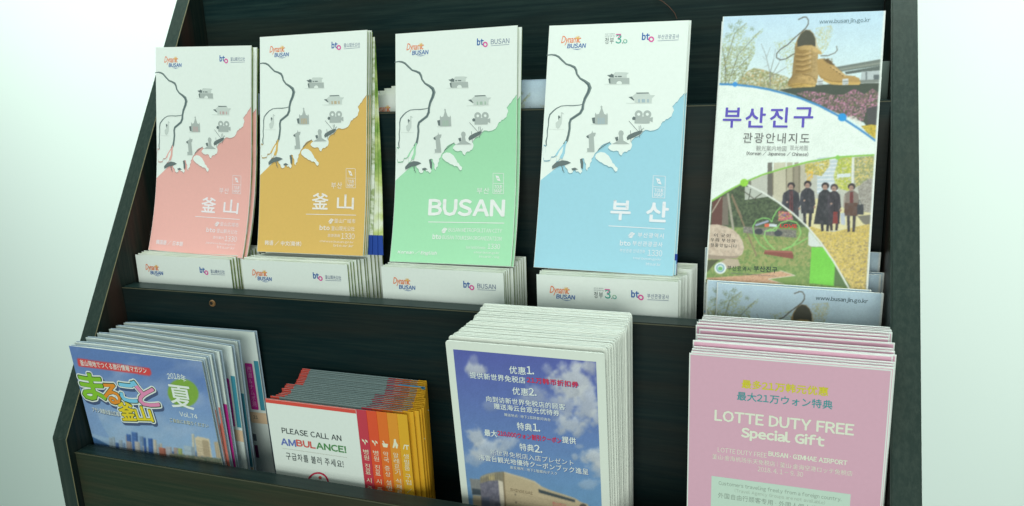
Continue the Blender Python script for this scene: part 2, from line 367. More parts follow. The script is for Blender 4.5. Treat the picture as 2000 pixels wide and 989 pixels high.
river = [A(105, 226), A(135, 222), A(160, 226), A(180, 236), A(200, 256), A(228, 282), A(255, 290), A(280, 302), A(290, 320), A(295, 345), A(315, 372), A(345, 390), A(368, 408), A(376, 432), A(366, 462), A(345, 500), A(334, 535), A(330, 565), A(315, 592), A(285, 612), A(255, 632), A(247, 655), A(247, 690), A(240, 730), A(230, 765), A(212, 792)]
rwid = [1.25 * v for v in [1.4, 2, 3, 3.2, 3, 2.6, 3.2, 4, 3.6, 3, 3, 4, 5.5, 6, 5, 4.4, 3.8, 4.4, 4.2, 4, 4, 3.8, 3.6, 3.6, 4, 4.5]]
branch = [A(330, 536), A(310, 541), A(270, 545), A(230, 544), A(195, 547), A(165, 562), A(145, 578), A(122, 602), A(114, 630), A(112, 670), A(105, 705), A(105, 740), A(97, 770), A(98, 800)]
def map_art(c, sea, seaD, lang):
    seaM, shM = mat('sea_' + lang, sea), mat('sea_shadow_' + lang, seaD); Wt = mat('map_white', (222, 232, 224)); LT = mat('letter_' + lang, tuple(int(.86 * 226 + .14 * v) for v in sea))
    land = [(1078, 40), (1350, 34), (1350, 180)] + coast + [A(40, 880), A(60, 250)]
    # sea sheet with the land left out of it, so the coast has one clean outline
    c.poly([c.xy(*p) for p in []] or [(.3, c.h * .36), (.3, .3), (c.w - .3, .3), (c.w - .3, c.h * .78), (c.w * .5, c.h * .62), (c.w * .3, c.h * .5)], seaM, 0, local=True)
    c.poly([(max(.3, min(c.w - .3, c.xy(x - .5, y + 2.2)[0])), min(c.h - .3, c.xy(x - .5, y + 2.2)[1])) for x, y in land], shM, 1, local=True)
    c.poly([(max(.3, min(c.w - .3, c.xy(x, y)[0])), min(c.h - .3, c.xy(x, y)[1])) for x, y in land], PAPER, 2, local=True)
    for isl in (island, islet):
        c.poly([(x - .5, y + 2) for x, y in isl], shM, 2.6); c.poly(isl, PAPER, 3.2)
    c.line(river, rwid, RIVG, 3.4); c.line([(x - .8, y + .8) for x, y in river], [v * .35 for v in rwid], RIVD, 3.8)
    c.line(branch, [1.3, 1.6, 2, 1.6, 1.5, 2, 2.4, 2.6, 2.4, 1.8, 2.2, 1.8, 2.6, 2.2], RIVG, 3.4); c.line([(x - .6, y + .5) for x, y in branch], .7, RIVD, 3.9)
    c.line([A(225, 770), A(215, 800), A(208, 845), A(190, 880)], [3, 4, 5, 6], seaM, 4.2); c.line([A(212, 790), A(180, 828), A(160, 862)], [2.5, 2.5, 4], seaM, 4.2)
    # fortress gate
    P = lambda pts, m, l=4: c.poly([B(*p) for p in pts], m, l)
    P([(72, 408), (235, 408), (235, 411), (72, 411)], ICOS, 3.6); P([(98, 376), (110, 370), (112, 406), (103, 404)], ICOD)
    P([(110, 370), (230, 370), (230, 407), (184, 407), (182, 395), (172, 388), (160, 389), (150, 397), (148, 407), (110, 407)], ICON)
    P([(90, 352), (110, 350), (118, 343), (132, 350), (132, 368), (108, 366)], ICOD, 4.3); P([(130, 345), (142, 333), (205, 334), (228, 338), (214, 349), (214, 368), (132, 368)], ICOL, 4.1)
    for x in (140, 158, 170): P([(x, 357), (x + 12, 357), (x + 12, 364), (x, 364)], ICOD, 4.8)
    # pavilion
    P([(210, 527), (372, 525), (372, 529), (210, 531)], ICOS, 3.6); P([(224, 490), (245, 487), (262, 508), (258, 512)], ICOD); P([(245, 487), (275, 463), (350, 461), (362, 478), (392, 478), (372, 496), (368, 524), (262, 524), (262, 500)], ICOL, 4.2)
    P([(272, 462), (350, 461), (352, 467), (276, 469)], ICOD, 4.6)
    seaLt = mat('icon_tint_' + lang, tuple(int(.5 * v + .5 * 150) for v in sea))
    for x in (286, 308, 318, 342): P([(x, 503), (x + 9, 503), (x + 9, 524), (x, 524)], seaLt, 4.7)
    # film camera
    for x in (288, 342):
        cx, cy = B(x, 598); c.disc(cx, cy, 7.6, ICON, 4.1); c.disc(cx, cy, 2.9, PAPER, 4.6)
    P([(266, 612), (358, 612), (358, 620), (377, 616), (375, 648), (358, 640), (355, 656), (262, 656), (262, 640)], ICON, 4.3); P([(246, 622), (256, 612), (268, 616), (268, 634), (250, 634)], ICOD, 4.5)
    # cathedral
    P = lambda pts, m, l=4: c.poly([A(*p) for p in pts], m, l)
    P([(385, 662), (490, 660), (490, 664), (385, 666)], ICOS, 3.6); P([(388, 622), (408, 618), (408, 658), (394, 656)], ICOD); P([(408, 600), (412, 588), (418, 600), (434, 596), (444, 570), (447, 556), (441, 552), (447, 548), (449, 541), (452, 548), (458, 552), (453, 556), (458, 572), (466, 596), (480, 602), (484, 588), (489, 602), (488, 662), (408, 662)], ICON, 4.2)
    for x in (426, 438, 450, 462): P([(x, 622), (x + 6, 620), (x + 6, 660), (x, 660)], seaLt, 4.7)
    # tower
    P([(350, 838), (404, 838), (404, 841), (350, 842)], ICOS, 3.6); P([(352, 738), (368, 728), (386, 718), (391, 700), (394, 716), (414, 716), (408, 736), (400, 742), (402, 778), (404, 816), (404, 838), (358, 838), (358, 814), (370, 814), (368, 750)], ICON, 4.2); P([(352, 738), (366, 730), (370, 752), (358, 748)], ICOD, 4.6)
    # crane bird
    P([(118, 694), (212, 696), (212, 698), (118, 697)], ICOS, 3.6); P([(158, 655), (176, 640), (184, 620), (194, 600), (192, 588), (200, 586), (214, 598), (200, 598), (200, 630), (196, 660), (184, 682), (172, 692), (160, 682)], ICOL, 4.2); P([(174, 612), (180, 606), (190, 620), (180, 626), (176, 640)], ICOD, 4.6)
    # statue on its headland
    P = lambda pts, m, l=4: c.poly([B(*p) for p in pts], m, l)
    P([(118, 787), (140, 776), (162, 764), (164, 735), (160, 718), (166, 703), (178, 700), (190, 706), (194, 720), (188, 736), (192, 764), (212, 776), (232, 787)], ICON, 4.2); P([(138, 745), (158, 740), (160, 764), (146, 768)], ICOD, 4.6)
    # bridge
    P([(212, 745), (222, 730), (260, 712), (300, 700), (315, 704), (300, 722), (262, 742), (216, 762)], ICOD, 4.9)
    for a, b2 in (((226, 640), (272, 692)), ((272, 692), (302, 722)), ((236, 700), (240, 775)), ((290, 670), (294, 745)), ((300, 668), (304, 700)), ((304, 700), (320, 684))): c.line([B(*a), B(*b2)], .9, ICOD, 5.2)
    for x in range(30, 100, 11): c.line([B(x, 830 - (x - 30) * .75), B(x + 12, 812 - (x - 30) * .6)], 1.0, ICOD, 5.2)
    # beach parasol and seal
    P = lambda pts, m, l=4: c.poly([A(*p) for p in pts], m, l)
    P([(135, 948), (134, 930), (160, 905), (200, 892), (232, 896), (256, 908), (222, 922), (180, 930), (150, 944)], ICOD, 5); c.line([A(192, 925), A(212, 972)], 1, ICOD, 5); c.line([A(205, 925), A(200, 960)], .8, ICOD, 5)
    P([(258, 944), (280, 938), (300, 950), (262, 956)], ICOD, 5); P([(312, 884), (326, 880), (334, 905), (330, 948), (318, 940), (316, 910)], ICOD, 5)
    # lettering block
    if lang == 'green':
        c.text('부산', 1238, 381, 1265, 382, 13, LT); c.text('BUSAN', 1130, 424, 1298, 430, 35, LT, .045)
        c.line([(1130, 438), (1298, 443)], 1.6, LT)
        c.text('BUSAN METROPOLITAN CITY', 1175, 459, 1293, 463, 8, LT); c.text('bto', 1140, 474, 1159, 474.5, 11, LT, .03); c.text('BUSAN TOURISM ORGANIZATION', 1162, 475, 1292, 479, 8, LT)
        c.text('1330', 1262, 496, 1289, 497, 11, LT); c.text('Busan Tourist Information', 1215, 495, 1257, 496, 6, LT); c.text('etour.busan.go.kr', 1232, 506, 1288, 508, 6, LT); c.text('bto.or.kr/eng', 1244, 515, 1288, 516.5, 6, LT)
        c.text('Korean / English', 1063, 505, 1150, 509, 9.5, LT, .02, .25)
    elif lang == 'blue':
        c.text('부', 1193, 424.5, 1231, 426.5, 38, LT, .03); c.text('산', 1261, 427, 1303, 429, 39, LT, .03)
        c.line([(1190, 437), (1297, 441.5)], 1.5, LT)
        c.text('부산광역시', 1246, 458, 1295, 461, 10, LT, .012); c.text('bto', 1212, 474, 1232, 476, 10, LT, .03); c.text('부산관광공사', 1236, 474, 1293, 478, 10, LT, .012)
        c.text('부산관광 안내전화', 1212, 487, 1260, 490, 7, LT); c.text('1330', 1265, 493.5, 1292.5, 495, 12, LT); c.text('tour.busan.go.kr', 1237, 501, 1291, 505, 6, LT); c.text('bto.or.kr', 1262, 512, 1290, 513.5, 6, LT)
    else:
        c.text('부산', 1236, 382, 1263, 383, 14, LT); c.text('釜', 1186, 427, 1227, 429, 36, LT, .02); c.text('山', 1249, 428, 1291, 430, 33, LT, .02)
        c.line([(1171, 438), (1297, 442)], 1.5, LT)
        a = '釜山广域市' if lang == 'orange' else '釜山広域市'; b2 = '釜山观光公社' if lang == 'orange' else '釜山観光公社'
        c.text(a, 1242, 458, 1295, 461, 10, LT); c.text('bto', 1205, 473, 1230, 475, 11, LT, .03); c.text(b2, 1234, 474, 1293, 478, 10, LT)
        c.text('旅游咨询' if lang == 'orange' else '旅行案内', 1225, 489, 1256, 490.5, 7, LT); c.text('1330', 1259, 494, 1292.5, 495.5, 13, LT)
        c.text('chinese.busan.go.kr' if lang == 'orange' else 'japanese.busan.go.kr', 1205, 502, 1291, 505, 6, LT); c.text('bto.or.kr', 1240, 511, 1290, 513, 6, LT)
        c.text('韩语 / 中文(简体)' if lang == 'orange' else '韓国語 / 日本語', 1066, 505, 1158 if lang == 'orange' else 1142, 510, 11, LT, .015)
    # compass badge and city mark
    for a, b2 in (((1275, 339), (1298, 340)), ((1275, 360), (1298, 361)), ((1273.5, 381), (1297, 382)), ((1275, 339), (1273.5, 381)), ((1298, 340), (1297, 382))): c.line([a, b2], .9, LT, 2)
    c.poly([(1280, 343.5), (1287, 345), (1291, 356), (1284, 354)], LT, 3); c.disc(1285.5, 350, 1.4, seaM, 4, 10)
    c.text('TOUR', 1277, 371, 1294, 371.5, 7.5, LT, .02); c.text('MAP', 1277, 379.5, 1294, 380, 7.5, LT, .02)
    mx, my = (1166, 457) if lang == 'green' else (1234, 455)
    for k in range(3): c.line([(mx - 7 + 2 * k, my + 1 - 3 * k), (mx - 3 + 2 * k, my - 3.5 - 2 * k + 2), (mx + 2 + 2 * k, my - 3 - 1.5 * k + 3), (mx + 6, my - 5 + 1.5 * k)], [.5, 2.0, 1.8, .5], LT, 3); c.line([(mx - 6, my - .5 + 2 * k), (mx - 1, my + 2 + 1.2 * k), (mx + 5 - k, my - 2 + 2.4 * k)], [.5, 1.7, .5], LT, 3.3)
def header_art(c, lang):
    c.text('Dynamic', 1099, 90, 1137, 89, 18, ORANGE, .008, .3); c.text('BUSAN', 1111, 88 + 8, 1147, 94, 8.5, NAVY, .035, .12, layer=4)
    c.line([(1122, 96.5), (1130, 97.8), (1138, 96.5)], [.5, 1.2, .4], NAVY, 4)
    for k in range(9):
        a = math.pi * (k / 8) ; c.line([(1131.5, 77), (1131.5 + 5.5 * math.cos(a), 77 - 6 * math.sin(a))], [1.0, .4], SUNY, 3 + .1 * k)
    c.text('bt', 1253.5, 80.5, 1268, 80, 14, NAVY, .045); c.ring(1271.5, 78.8, 5.4, 2.6, MAGENTA, 4)
    word = {'pink': '釜山観光公社', 'orange': '釜山观光公社', 'green': 'BUSAN', 'blue': '부산관광공사'}[lang]
    c.text(word, 1283.5, 79.5, 1323.5, 77.5, 9 if lang != 'green' else 10, INKB, .004)
    c.line([(1283.5, 82), (1323, 80.2)], .7, INKB, 3)
    if lang == 'blue':
        c.text('모두가 행복한', 1184, 70, 1202, 69.6, 2.6, INKG); c.text('대한민국을 여는', 1184, 74, 1203, 73.5, 2.6, INKG)
        c.text('정부', 1183, 88, 1200, 87, 12.5, BLACKI, .005); c.text('3', 1203.5, 87, 1214.5, 86.5, 17.5, TEAL, .02)
        c.line([(1204.5, 69.5), (1214, 69), (1209, 76)], [2, 2.2, 1.8], MAGENTA, 4.5); c.disc(1216.8, 85.6, .9, BLACKI, 4, 8); c.ring(1222, 82.5, 4.0, 1.5, TEAL, 4); c.ring(1222, 82.5, 4.1, 1.6, mat('logo_lime', (150, 190, 150)), 4.5, 8, 180, 300)

MW, MH = 115.5, 203.5
CURL = dict(pink=13, orange=5, green=12, blue=4)
SEA = dict(pink=((214, 166, 156), (186, 148, 140)), orange=((203, 172, 94), (172, 146, 86)), green=((150, 209, 166), (126, 178, 144)), blue=((146, 198, 210), (120, 166, 178)))
cards, heads = {}, {}
for k in CURL:
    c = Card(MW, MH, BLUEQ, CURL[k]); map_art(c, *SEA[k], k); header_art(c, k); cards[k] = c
    c = Card(MW, MH, BLUEQ, 0); header_art(c, k)
    c.poly([(.3, .3), (MW - .3, .3), (MW - .3, MH * .55), (.3, MH * .36)], MATS['sea_' + k], 0, local=True); heads[k] = c

# ------------------------------------------------------------------ painter for printed photographs
def vnoise(x, y, seed=0):
    xi, yi = np.floor(x).astype(np.int64), np.floor(y).astype(np.int64); fx, fy = x - xi, y - yi; fx = fx * fx * (3 - 2 * fx); fy = fy * fy * (3 - 2 * fy)
    def h(a, b):
        n = (a * 374761393 + b * 668265263 + seed * 974711) & 0x7fffffff; n = ((n ^ (n >> 13)) * 1274126177) & 0x7fffffff; return ((n ^ (n >> 16)) & 0xffff) / 65535.0
    return (h(xi, yi) * (1 - fx) + h(xi + 1, yi) * fx) * (1 - fy) + (h(xi, yi + 1) * (1 - fx) + h(xi + 1, yi + 1) * fx) * fy
def fbm(x, y, o=4, seed=0):
    s = 0; a = .5; t = 0
    for k in range(o): s = s + a * vnoise(x, y, seed + k * 17); t += a; a *= .55; x = x * 2.03 + 5.1; y = y * 2.03 + 1.7
    return s / t
class Paint:
    def __init__(s, card, nx, nz, x0, x1, z0, z1):
        s.c, s.nx, s.nz, s.r = card, nx, nz, (x0, x1, z0, z1)
        X, Z = np.meshgrid(np.linspace(x0, x1, nx * 2), np.linspace(z1, z0, nz * 2)); s.X, s.Y = card.px(X, Z)
        s.C = np.zeros(s.X.shape + (3,))
    def fill(s, mask, c, a=1.0):
        m = (np.asarray(mask, float) * a)[..., None]; s.C = s.C * (1 - m) + np.asarray(c, float) * m
    def inside(s, pts):
        P = np.array(pts, float); m = np.zeros(s.X.shape, bool)
        bb = (s.X >= P[:, 0].min()) & (s.X <= P[:, 0].max()) & (s.Y >= P[:, 1].min()) & (s.Y <= P[:, 1].max())
        x, y = s.X[bb], s.Y[bb]; r = np.zeros(x.shape, bool)
        for (ax, ay), (bx, by) in zip(P, np.roll(P, -1, 0)):
            if ay == by: continue
            r ^= ((ay > y) != (by > y)) & (x < (bx - ax) * (y - ay) / (by - ay) + ax)
        m[bb] = r; return m
    def poly(s, pts, c, a=1.0): s.fill(s.inside(pts), c, a)
    def ell(s, cx, cy, rx, ry, c, a=1.0, soft=0.0, rot=0.0):
        dx, dy = s.X - cx, s.Y - cy; t = math.radians(rot); u = (dx * math.cos(t) + dy * math.sin(t)) / rx; v = (-dx * math.sin(t) + dy * math.cos(t)) / ry
        d = np.sqrt(u * u + v * v); s.fill(np.clip((1 - d) / max(soft, .02) , 0, 1) if soft else (d < 1), c, a)
    def stroke(s, pts, w, c, a=1.0):
        W = w if isinstance(w, (list, tuple)) else [w] * len(pts)
        for i, ((ax, ay), (bx, by)) in enumerate(zip(pts, pts[1:])):
            L2 = (bx - ax) ** 2 + (by - ay) ** 2 + 1e-9; t = np.clip(((s.X - ax) * (bx - ax) + (s.Y - ay) * (by - ay)) / L2, 0, 1)
            d = np.hypot(s.X - ax - t * (bx - ax), s.Y - ay - t * (by - ay)); s.fill(d < (W[i] * (1 - t) + W[i + 1] * t) / 2, c, a)
    def ring(s, pts, w, c): s.stroke(pts + pts[:1], w, c)
    def speck(s, mask, cols, scale, lo=.45, seed=0, a=1.0, dens=None):
        for k, c in enumerate(cols):
            sc = scale * .62; n = fbm(s.X / sc, s.Y / sc, 3, seed + 31 * k); th = lo + .02 + (0 if dens is None else dens); s.fill(mask * np.clip((n - th) * 9 + .35, 0, 1), c, a * .8)
    def result(s):
        C = s.C.reshape(s.nz, 2, s.nx, 2, 3).mean((1, 3)); 
        g_ = 1 + .08 * (fbm(s.X[::2, ::2] / 1.6, s.Y[::2, ::2] / 1.6, 2, 77) - .5) + .05 * (fbm(s.X[::2, ::2] / 14, s.Y[::2, ::2] / 14, 3, 7) - .5)
        K = (C + np.roll(C, 1, 0) * .5 + np.roll(C, -1, 0) * .5 + np.roll(C, 1, 1) * .5 + np.roll(C, -1, 1) * .5) / 3; K[0], K[-1], K[:, 0], K[:, -1] = C[0], C[-1], C[:, 0], C[:, -1]
        return ink(np.clip((K * .93 + 14) * g_[..., None], 0, 255))
    def mesh(s, name, material, d=.12, gain=1.0, card=None):
        card = card or s.c; x0, x1, z0, z1 = s.r
        X, Z = np.meshgrid(np.linspace(x0, x1, s.nx), np.linspace(z1, z0, s.nz)); Y = card.yo(X, Z) - d
        V = np.stack([X, Y, Z], -1).reshape(-1, 3) * S; i = np.arange(s.nx * s.nz).reshape(s.nz, s.nx)
        F = np.stack([i[1:, :-1], i[1:, 1:], i[:-1, 1:], i[:-1, :-1]], -1).reshape(-1, 4)
        me = bpy.data.meshes.new(name); me.vertices.add(len(V)); me.vertices.foreach_set('co', V.astype(np.float32).ravel())
        me.loops.add(F.size); me.loops.foreach_set('vertex_index', F.astype(np.int32).ravel()); me.polygons.add(len(F))
        me.polygons.foreach_set('loop_start', np.arange(0, F.size, 4, dtype=np.int32)); me.update(calc_edges=True)
        ca = me.color_attributes.new('tone', 'FLOAT_COLOR', 'POINT'); c4 = np.ones((len(V), 4), np.float32); c4[:, :3] = s.result().reshape(-1, 3) * gain
        ca.data.foreach_set('color', c4.ravel()); me.materials.append(material); return me

# ------------------------------------------------------------------ artwork: district guide (shoes, autumn street, park)
BUSQ = ((1411, 32), (1727, 22), (1380, 545), (1698, 569))
BW, BH = 115.7, 206.0
guide = Card(BW, BH, BUSQ, 3)
def paint_guide():
    p = Paint(guide, 250, 430, .0, BW, .0, BH); X, Y = p.X, p.Y
    def g(x, y): return (1400 + x / 5.82, 20 + y / 5.82)
    def k(x, y): return (1550 + x / 3.66, 20 + y / 3.66)
    def q(x, y): return (1370 + x / 3.957, 330 + y / 3.957)
    def r(x, y): return (1500 + x / 3.41, 290 + y / 3.41)
    # sky
    t = np.clip((Y - 30) / 150, 0, 1)[..., None]; sky = np.array((176, 208, 222)) * (1 - t) + np.array((205, 226, 218)) * t
    u = np.clip((X - 1500) / 220, 0, 1)[..., None]; p.C = sky * (1 - .12 * u) + np.array((178, 214, 214)) * .12 * u
    top = Y < 300
    # trees
    tr = p.inside([g(50, 500), g(60, 330), g(120, 280), g(200, 230), g(330, 140), g(350, 170), g(300, 300), g(400, 300), g(520, 200), g(520, 240), g(430, 330), g(430, 480), g(370, 600), g(300, 760), g(340, 850), g(40, 850)])
    for (a, b2, w_) in (((100, 840), (90, 500), 1.6), ((130, 820), (240, 500), 1.4), ((240, 500), (480, 240), 1.0), ((100, 600), (200, 260), 1.2), ((200, 260), (330, 150), .8), ((120, 760), (60, 420), 1.2), ((160, 740), (400, 480), 1.0), ((250, 800), (360, 600), .9)): p.stroke([g(*a), g(*b2)], w_, (92, 96, 88))
    p.speck(tr, [(140, 162, 132), (156, 170, 118), (168, 178, 118)], 3.6, .63, 3); p.speck(tr & (Y > 90), [(126, 138, 96), (150, 154, 100)], 3.4, .60, 9); p.speck(tr & (Y > 120), [(120, 128, 88)], 4, .60, 19)
    for cx, cy in ((150, 170), (180, 210), (230, 170), (265, 130), (390, 215), (215, 235), (120, 280)): p.speck(np.hypot(X - g(cx, cy)[0], Y - g(cx, cy)[1]) < 5.5, [(120, 140, 112)], 2.2, .52, cx)
    bush = p.inside([g(260, 780), g(340, 690), g(420, 650), g(520, 670), g(620, 700), g(760, 740), g(880, 800), g(880, 960), g(240, 860)])
    p.fill(bush, (180, 186, 156), .5); p.speck(bush, [(150, 158, 100), (184, 160, 110), (120, 128, 88)], 4, .5, 21)
    b3 = p.inside([g(640, 360), g(720, 360), g(820, 300), g(890, 320), g(900, 700), g(820, 740), g(760, 560), g(700, 480)]); p.speck(b3, [(180, 186, 134), (156, 168, 110)], 3.0, .62, 5)
    base = g(605, 860)
    for a, b2, w_ in ((g(605, 860), g(600, 700), 1.8), (g(600, 700), g(550, 500), 1.1), (g(600, 720), g(640, 560), 1.1), (g(610, 760), g(700, 600), 1), (g(630, 740), g(790, 640), .9), (g(550, 500), g(500, 380), .7), (g(550, 560), g(520, 520), .6), (g(560, 540), g(600, 420), .6), (g(640, 560), g(660, 440), .6), (g(700, 600), g(720, 520), .5), (g(575, 620), g(540, 640), .5)): p.stroke([a, b2], w_, (120, 124, 120))
    b4 = p.inside([k(150, 130), k(260, 110), k(280, 160), k(240, 260), k(190, 330), k(160, 300)]); p.speck(b4, [(170, 178, 130), (190, 196, 160)], 3.4, .55, 14)
    # overpass
    p.poly([k(300, 405), k(620, 350), k(620, 398), k(420, 425), k(330, 440)], (106, 118, 110)); p.poly([k(320, 418), k(620, 372), k(620, 382), k(330, 430)], (130, 140, 128)); p.poly([k(360, 440), k(620, 398), k(620, 430), k(480, 442), k(370, 458)], (86, 98, 92))
    p.poly([k(480, 440), k(620, 430), k(620, 530), k(470, 530)], (170, 184, 182)); p.poly([k(508, 442), k(520, 442), k(520, 500), k(508, 500)], (110, 122, 122)); p.poly([k(566, 462), k(606, 462), k(606, 500), k(566, 500)], (90, 102, 102)); p.poly([k(440, 500), k(620, 494), k(620, 520), k(440, 522)], (118, 128, 120)); p.poly([k(440, 520), k(620, 514), k(620, 524), k(440, 528)], (166, 178, 170))
    # dark ledge and flowers
    p.poly([g(700, 900), k(160, 530), k(620, 520), k(610, 700), k(600, 940), k(500, 800), k(330, 740), k(0, 600)], (66, 76, 66)); p.poly([k(520, 690), k(600, 680), k(598, 820), k(530, 830)], (72, 74, 74))
    fl = p.inside([k(20, 590), k(90, 575), k(200, 585), k(280, 605), k(360, 600), k(430, 560), k(500, 600), k(560, 560), k(605, 590), k(600, 680), k(520, 700), k(500, 790), k(440, 790), k(380, 760), k(300, 730), k(120, 640)])
    p.speck(fl, [(92, 104, 70), (112, 122, 78), (150, 100, 122), (176, 116, 144), (196, 140, 168), (84, 84, 70)], 4.2, .56, 44)
    wf = p.inside([k(380, 755), k(430, 755), k(485, 800), k(490, 830), k(430, 800)]); p.speck(wf, [(190, 200, 186), (215, 222, 210)], 2.2, .45, 61)
    yf = p.inside([k(480, 825), k(560, 815), k(592, 822), k(590, 925), k(520, 870)]); p.fill(yf, (120, 116, 50)); p.speck(yf, [(206, 192, 70), (224, 206, 84), (190, 160, 60)], 2.4, .48, 70)
    # laces
    p.stroke([g(918, 108), g(970, 84), k(60, 50), k(85, 52), k(98, 72), k(98, 100), k(80, 130), k(40, 165), k(5, 195), g(870, 320), g(800, 390), g(720, 440), g(675, 490), g(672, 535), g(715, 562), g(780, 550), g(850, 505), g(885, 490)], 2.0, (92, 92, 84))
    p.stroke([k(190, 325), k(240, 325), k(290, 305), k(306, 285), k(300, 258)], 1.5, (98, 98, 88))
    # standing shoe
    sh = [k(0, 330), k(5, 250), k(22, 200), k(50, 160), k(80, 140), k(110, 142), k(135, 165), k(155, 200), k(170, 270), k(168, 350), k(172, 430), k(170, 500), k(150, 545), k(60, 548), g(860, 880), g(800, 850), g(812, 800), g(850, 740), g(860, 620), g(880, 430)]
    p.poly(sh, (156, 134, 86)); p.poly([k(22, 262), k(20, 220), k(45, 170), k(80, 142), k(108, 146), k(132, 168), k(150, 205), k(150, 262), k(122, 248), k(70, 250)], (72, 74, 62)); p.poly([k(132, 165), k(155, 200), k(172, 275), k(168, 300), k(152, 262), k(150, 205)], (190, 190, 160))
    p.poly([k(20, 264), k(70, 252), k(122, 250), k(140, 262), k(130, 285), k(128, 440), k(60, 452), k(10, 450), k(8, 350)], (150, 124, 72)); p.poly([k(20, 264), k(70, 252), k(122, 250), k(190, 292), k(200, 316), k(168, 312), k(120, 285), k(40, 282)], (182, 156, 98))
    for y in (300, 335, 370, 405): p.stroke([k(14, y + 12), k(60, y + 18), k(118, y + 2)], 3.0, (182, 154, 98)); p.stroke([k(14, y + 26), k(60, y + 32), k(118, y + 16)], 1.2, (108, 88, 50)); p.ell(*k(113, y - 8), 2.1, 2.1, (206, 186, 140)); p.ell(*k(113, y - 8), 1, 1, (110, 92, 60))
    p.poly([g(808, 800), k(-20, 500), k(10, 468), k(60, 456), k(120, 462), k(158, 505), k(152, 530), k(60, 520), g(830, 830)], (178, 150, 92)); p.stroke([k(60, 456), k(105, 462), k(140, 480), k(158, 512)], 1.1, (96, 74, 40)); p.poly([g(800, 850), k(-10, 520), k(60, 520), k(155, 526), k(150, 546), k(60, 549), g(860, 880)], (196, 166, 90)); p.stroke([g(810, 862), k(60, 524), k(154, 528)], .9, (140, 112, 58))
    p.ell(*k(55, 480), 12, 4, (206, 180, 122), .5, 1.0)
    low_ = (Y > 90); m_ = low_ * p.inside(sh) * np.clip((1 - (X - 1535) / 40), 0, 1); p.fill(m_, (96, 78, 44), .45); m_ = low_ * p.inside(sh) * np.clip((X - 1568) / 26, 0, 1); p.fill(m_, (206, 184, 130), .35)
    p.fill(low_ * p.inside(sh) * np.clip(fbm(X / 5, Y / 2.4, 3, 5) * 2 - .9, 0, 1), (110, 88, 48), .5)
    # lying shoe
    p.poly([k(162, 350), k(200, 345), k(240, 350), k(270, 375), k(300, 405), k(345, 445), k(370, 465), k(430, 470), k(465, 488), k(475, 520), k(462, 533), k(330, 533), k(270, 530), k(210, 500), k(172, 460)], (168, 140, 84)); p.poly([k(205, 352), k(240, 348), k(262, 362), k(288, 395), k(255, 385)], (84, 72, 50)); p.speck(p.inside([k(205, 340), k(270, 345), k(290, 390), k(230, 385)]), [(112, 92, 60)], 2, .5, 8)
    for i in range(5): p.stroke([k(262 + i * 22, 400 + i * 14), k(285 + i * 20, 418 + i * 13)], 1.6, (206, 184, 134)); p.ell(*k(262 + i * 21, 408 + i * 15), 1.4, 1.4, (110, 88, 52))
    p.poly([k(178, 470), k(215, 490), k(270, 512), k(470, 512), k(474, 524), k(462, 534), k(330, 534), k(262, 528), k(205, 500)], (190, 160, 92)); p.stroke([k(180, 468), k(215, 488), k(272, 510), k(380, 512)], .9, (120, 94, 48))
    for x in (165, 345): p.poly([k(x, 490), k(x + 42, 488), k(x + 42, 530), k(x, 534)], (196, 206, 204)); p.poly([k(x + 3, 505), k(x + 40, 503), k(x + 40, 512), k(x + 3, 514)], (128, 138, 136)); p.poly([k(x + 3, 522), k(x + 40, 520), k(x + 40, 526), k(x + 3, 528)], (140, 150, 148))
    # white band between the arcs
    arcU = [(1378, 164), (1406, 163), (1435, 164), (1470, 168), (1500, 173.5), (1530, 181), (1560, 190), (1600, 206), (1640, 227), (1680, 253), (1712, 276), (1735, 293)]
    arcD = [(1735, 302), (1700, 302.5), (1637, 306), (1580, 315), (1530, 328), (1490, 340), (1454, 355), (1420, 373), (1393, 390), (1375, 402)]
    p.poly(arcU + arcD, (214, 230, 218))
    p.stroke(arcU, 4.2, (66, 134, 186)); p.ell(1435.5, 163.5, 4.9, 4.9, (54, 140, 205)); p.ell(1644.5, 228.5, 8.4, 8, (40, 142, 208))
    # autumn street
    arcW = [(1458, 358), (1490, 374), (1520, 393), (1550, 416), (1580, 444), (1605, 474), (1630, 510), (1650, 545), (1666, 574)]
    st = p.inside(arcD[:7] + arcW + [(1740, 580), (1740, 300)]); p.fill(st, (176, 182, 168))
    p.poly([r(0, 160), r(250, 100), r(250, 280), r(90, 330), r(0, 290)], (120, 116, 96)); 
    for x0, x1, c in ((40, 120, (186, 186, 160)), (128, 165, (168, 166, 140)), (178, 205, (140, 136, 116)), (218, 248, (180, 180, 158)), (0, 30, (92, 92, 84))): p.poly([r(x0, 90), r(x1, 88), r(x1 + 4, 350), r(x0, 350)], c, .9)
    p.fill(st & (X < 1460 + 8) , (110, 112, 100))
    bl = p.inside([r(330, 60), r(470, 50), r(470, 260), r(330, 300)]); p.fill(bl, (178, 196, 200)); 
    for y in range(70, 280, 26): p.poly([r(330, y), r(470, y - 4), r(470, y + 5), r(330, y + 9)], (206, 216, 214))
    for mk, sd, cs in ((p.inside([r(250, 100), r(410, 70), r(415, 110), r(360, 180), r(250, 160)]), 3, [(196, 182, 76), (212, 196, 96), (150, 146, 70)]), (p.inside([r(258, 150), r(302, 150), r(300, 215), r(262, 215)]), 5, [(204, 160, 60), (214, 176, 70)]), (p.inside([r(470, 65), r(560, 50), r(560, 290), r(455, 260), r(440, 180)]), 9, [(182, 190, 70), (200, 204, 84), (150, 166, 66)]), (p.inside([r(575, 60), r(712, 48), r(712, 200), r(640, 230), r(580, 260)]), 12, [(140, 152, 100), (196, 180, 96), (206, 190, 110), (120, 134, 92)])): p.speck(mk, cs, 4, .47, sd)
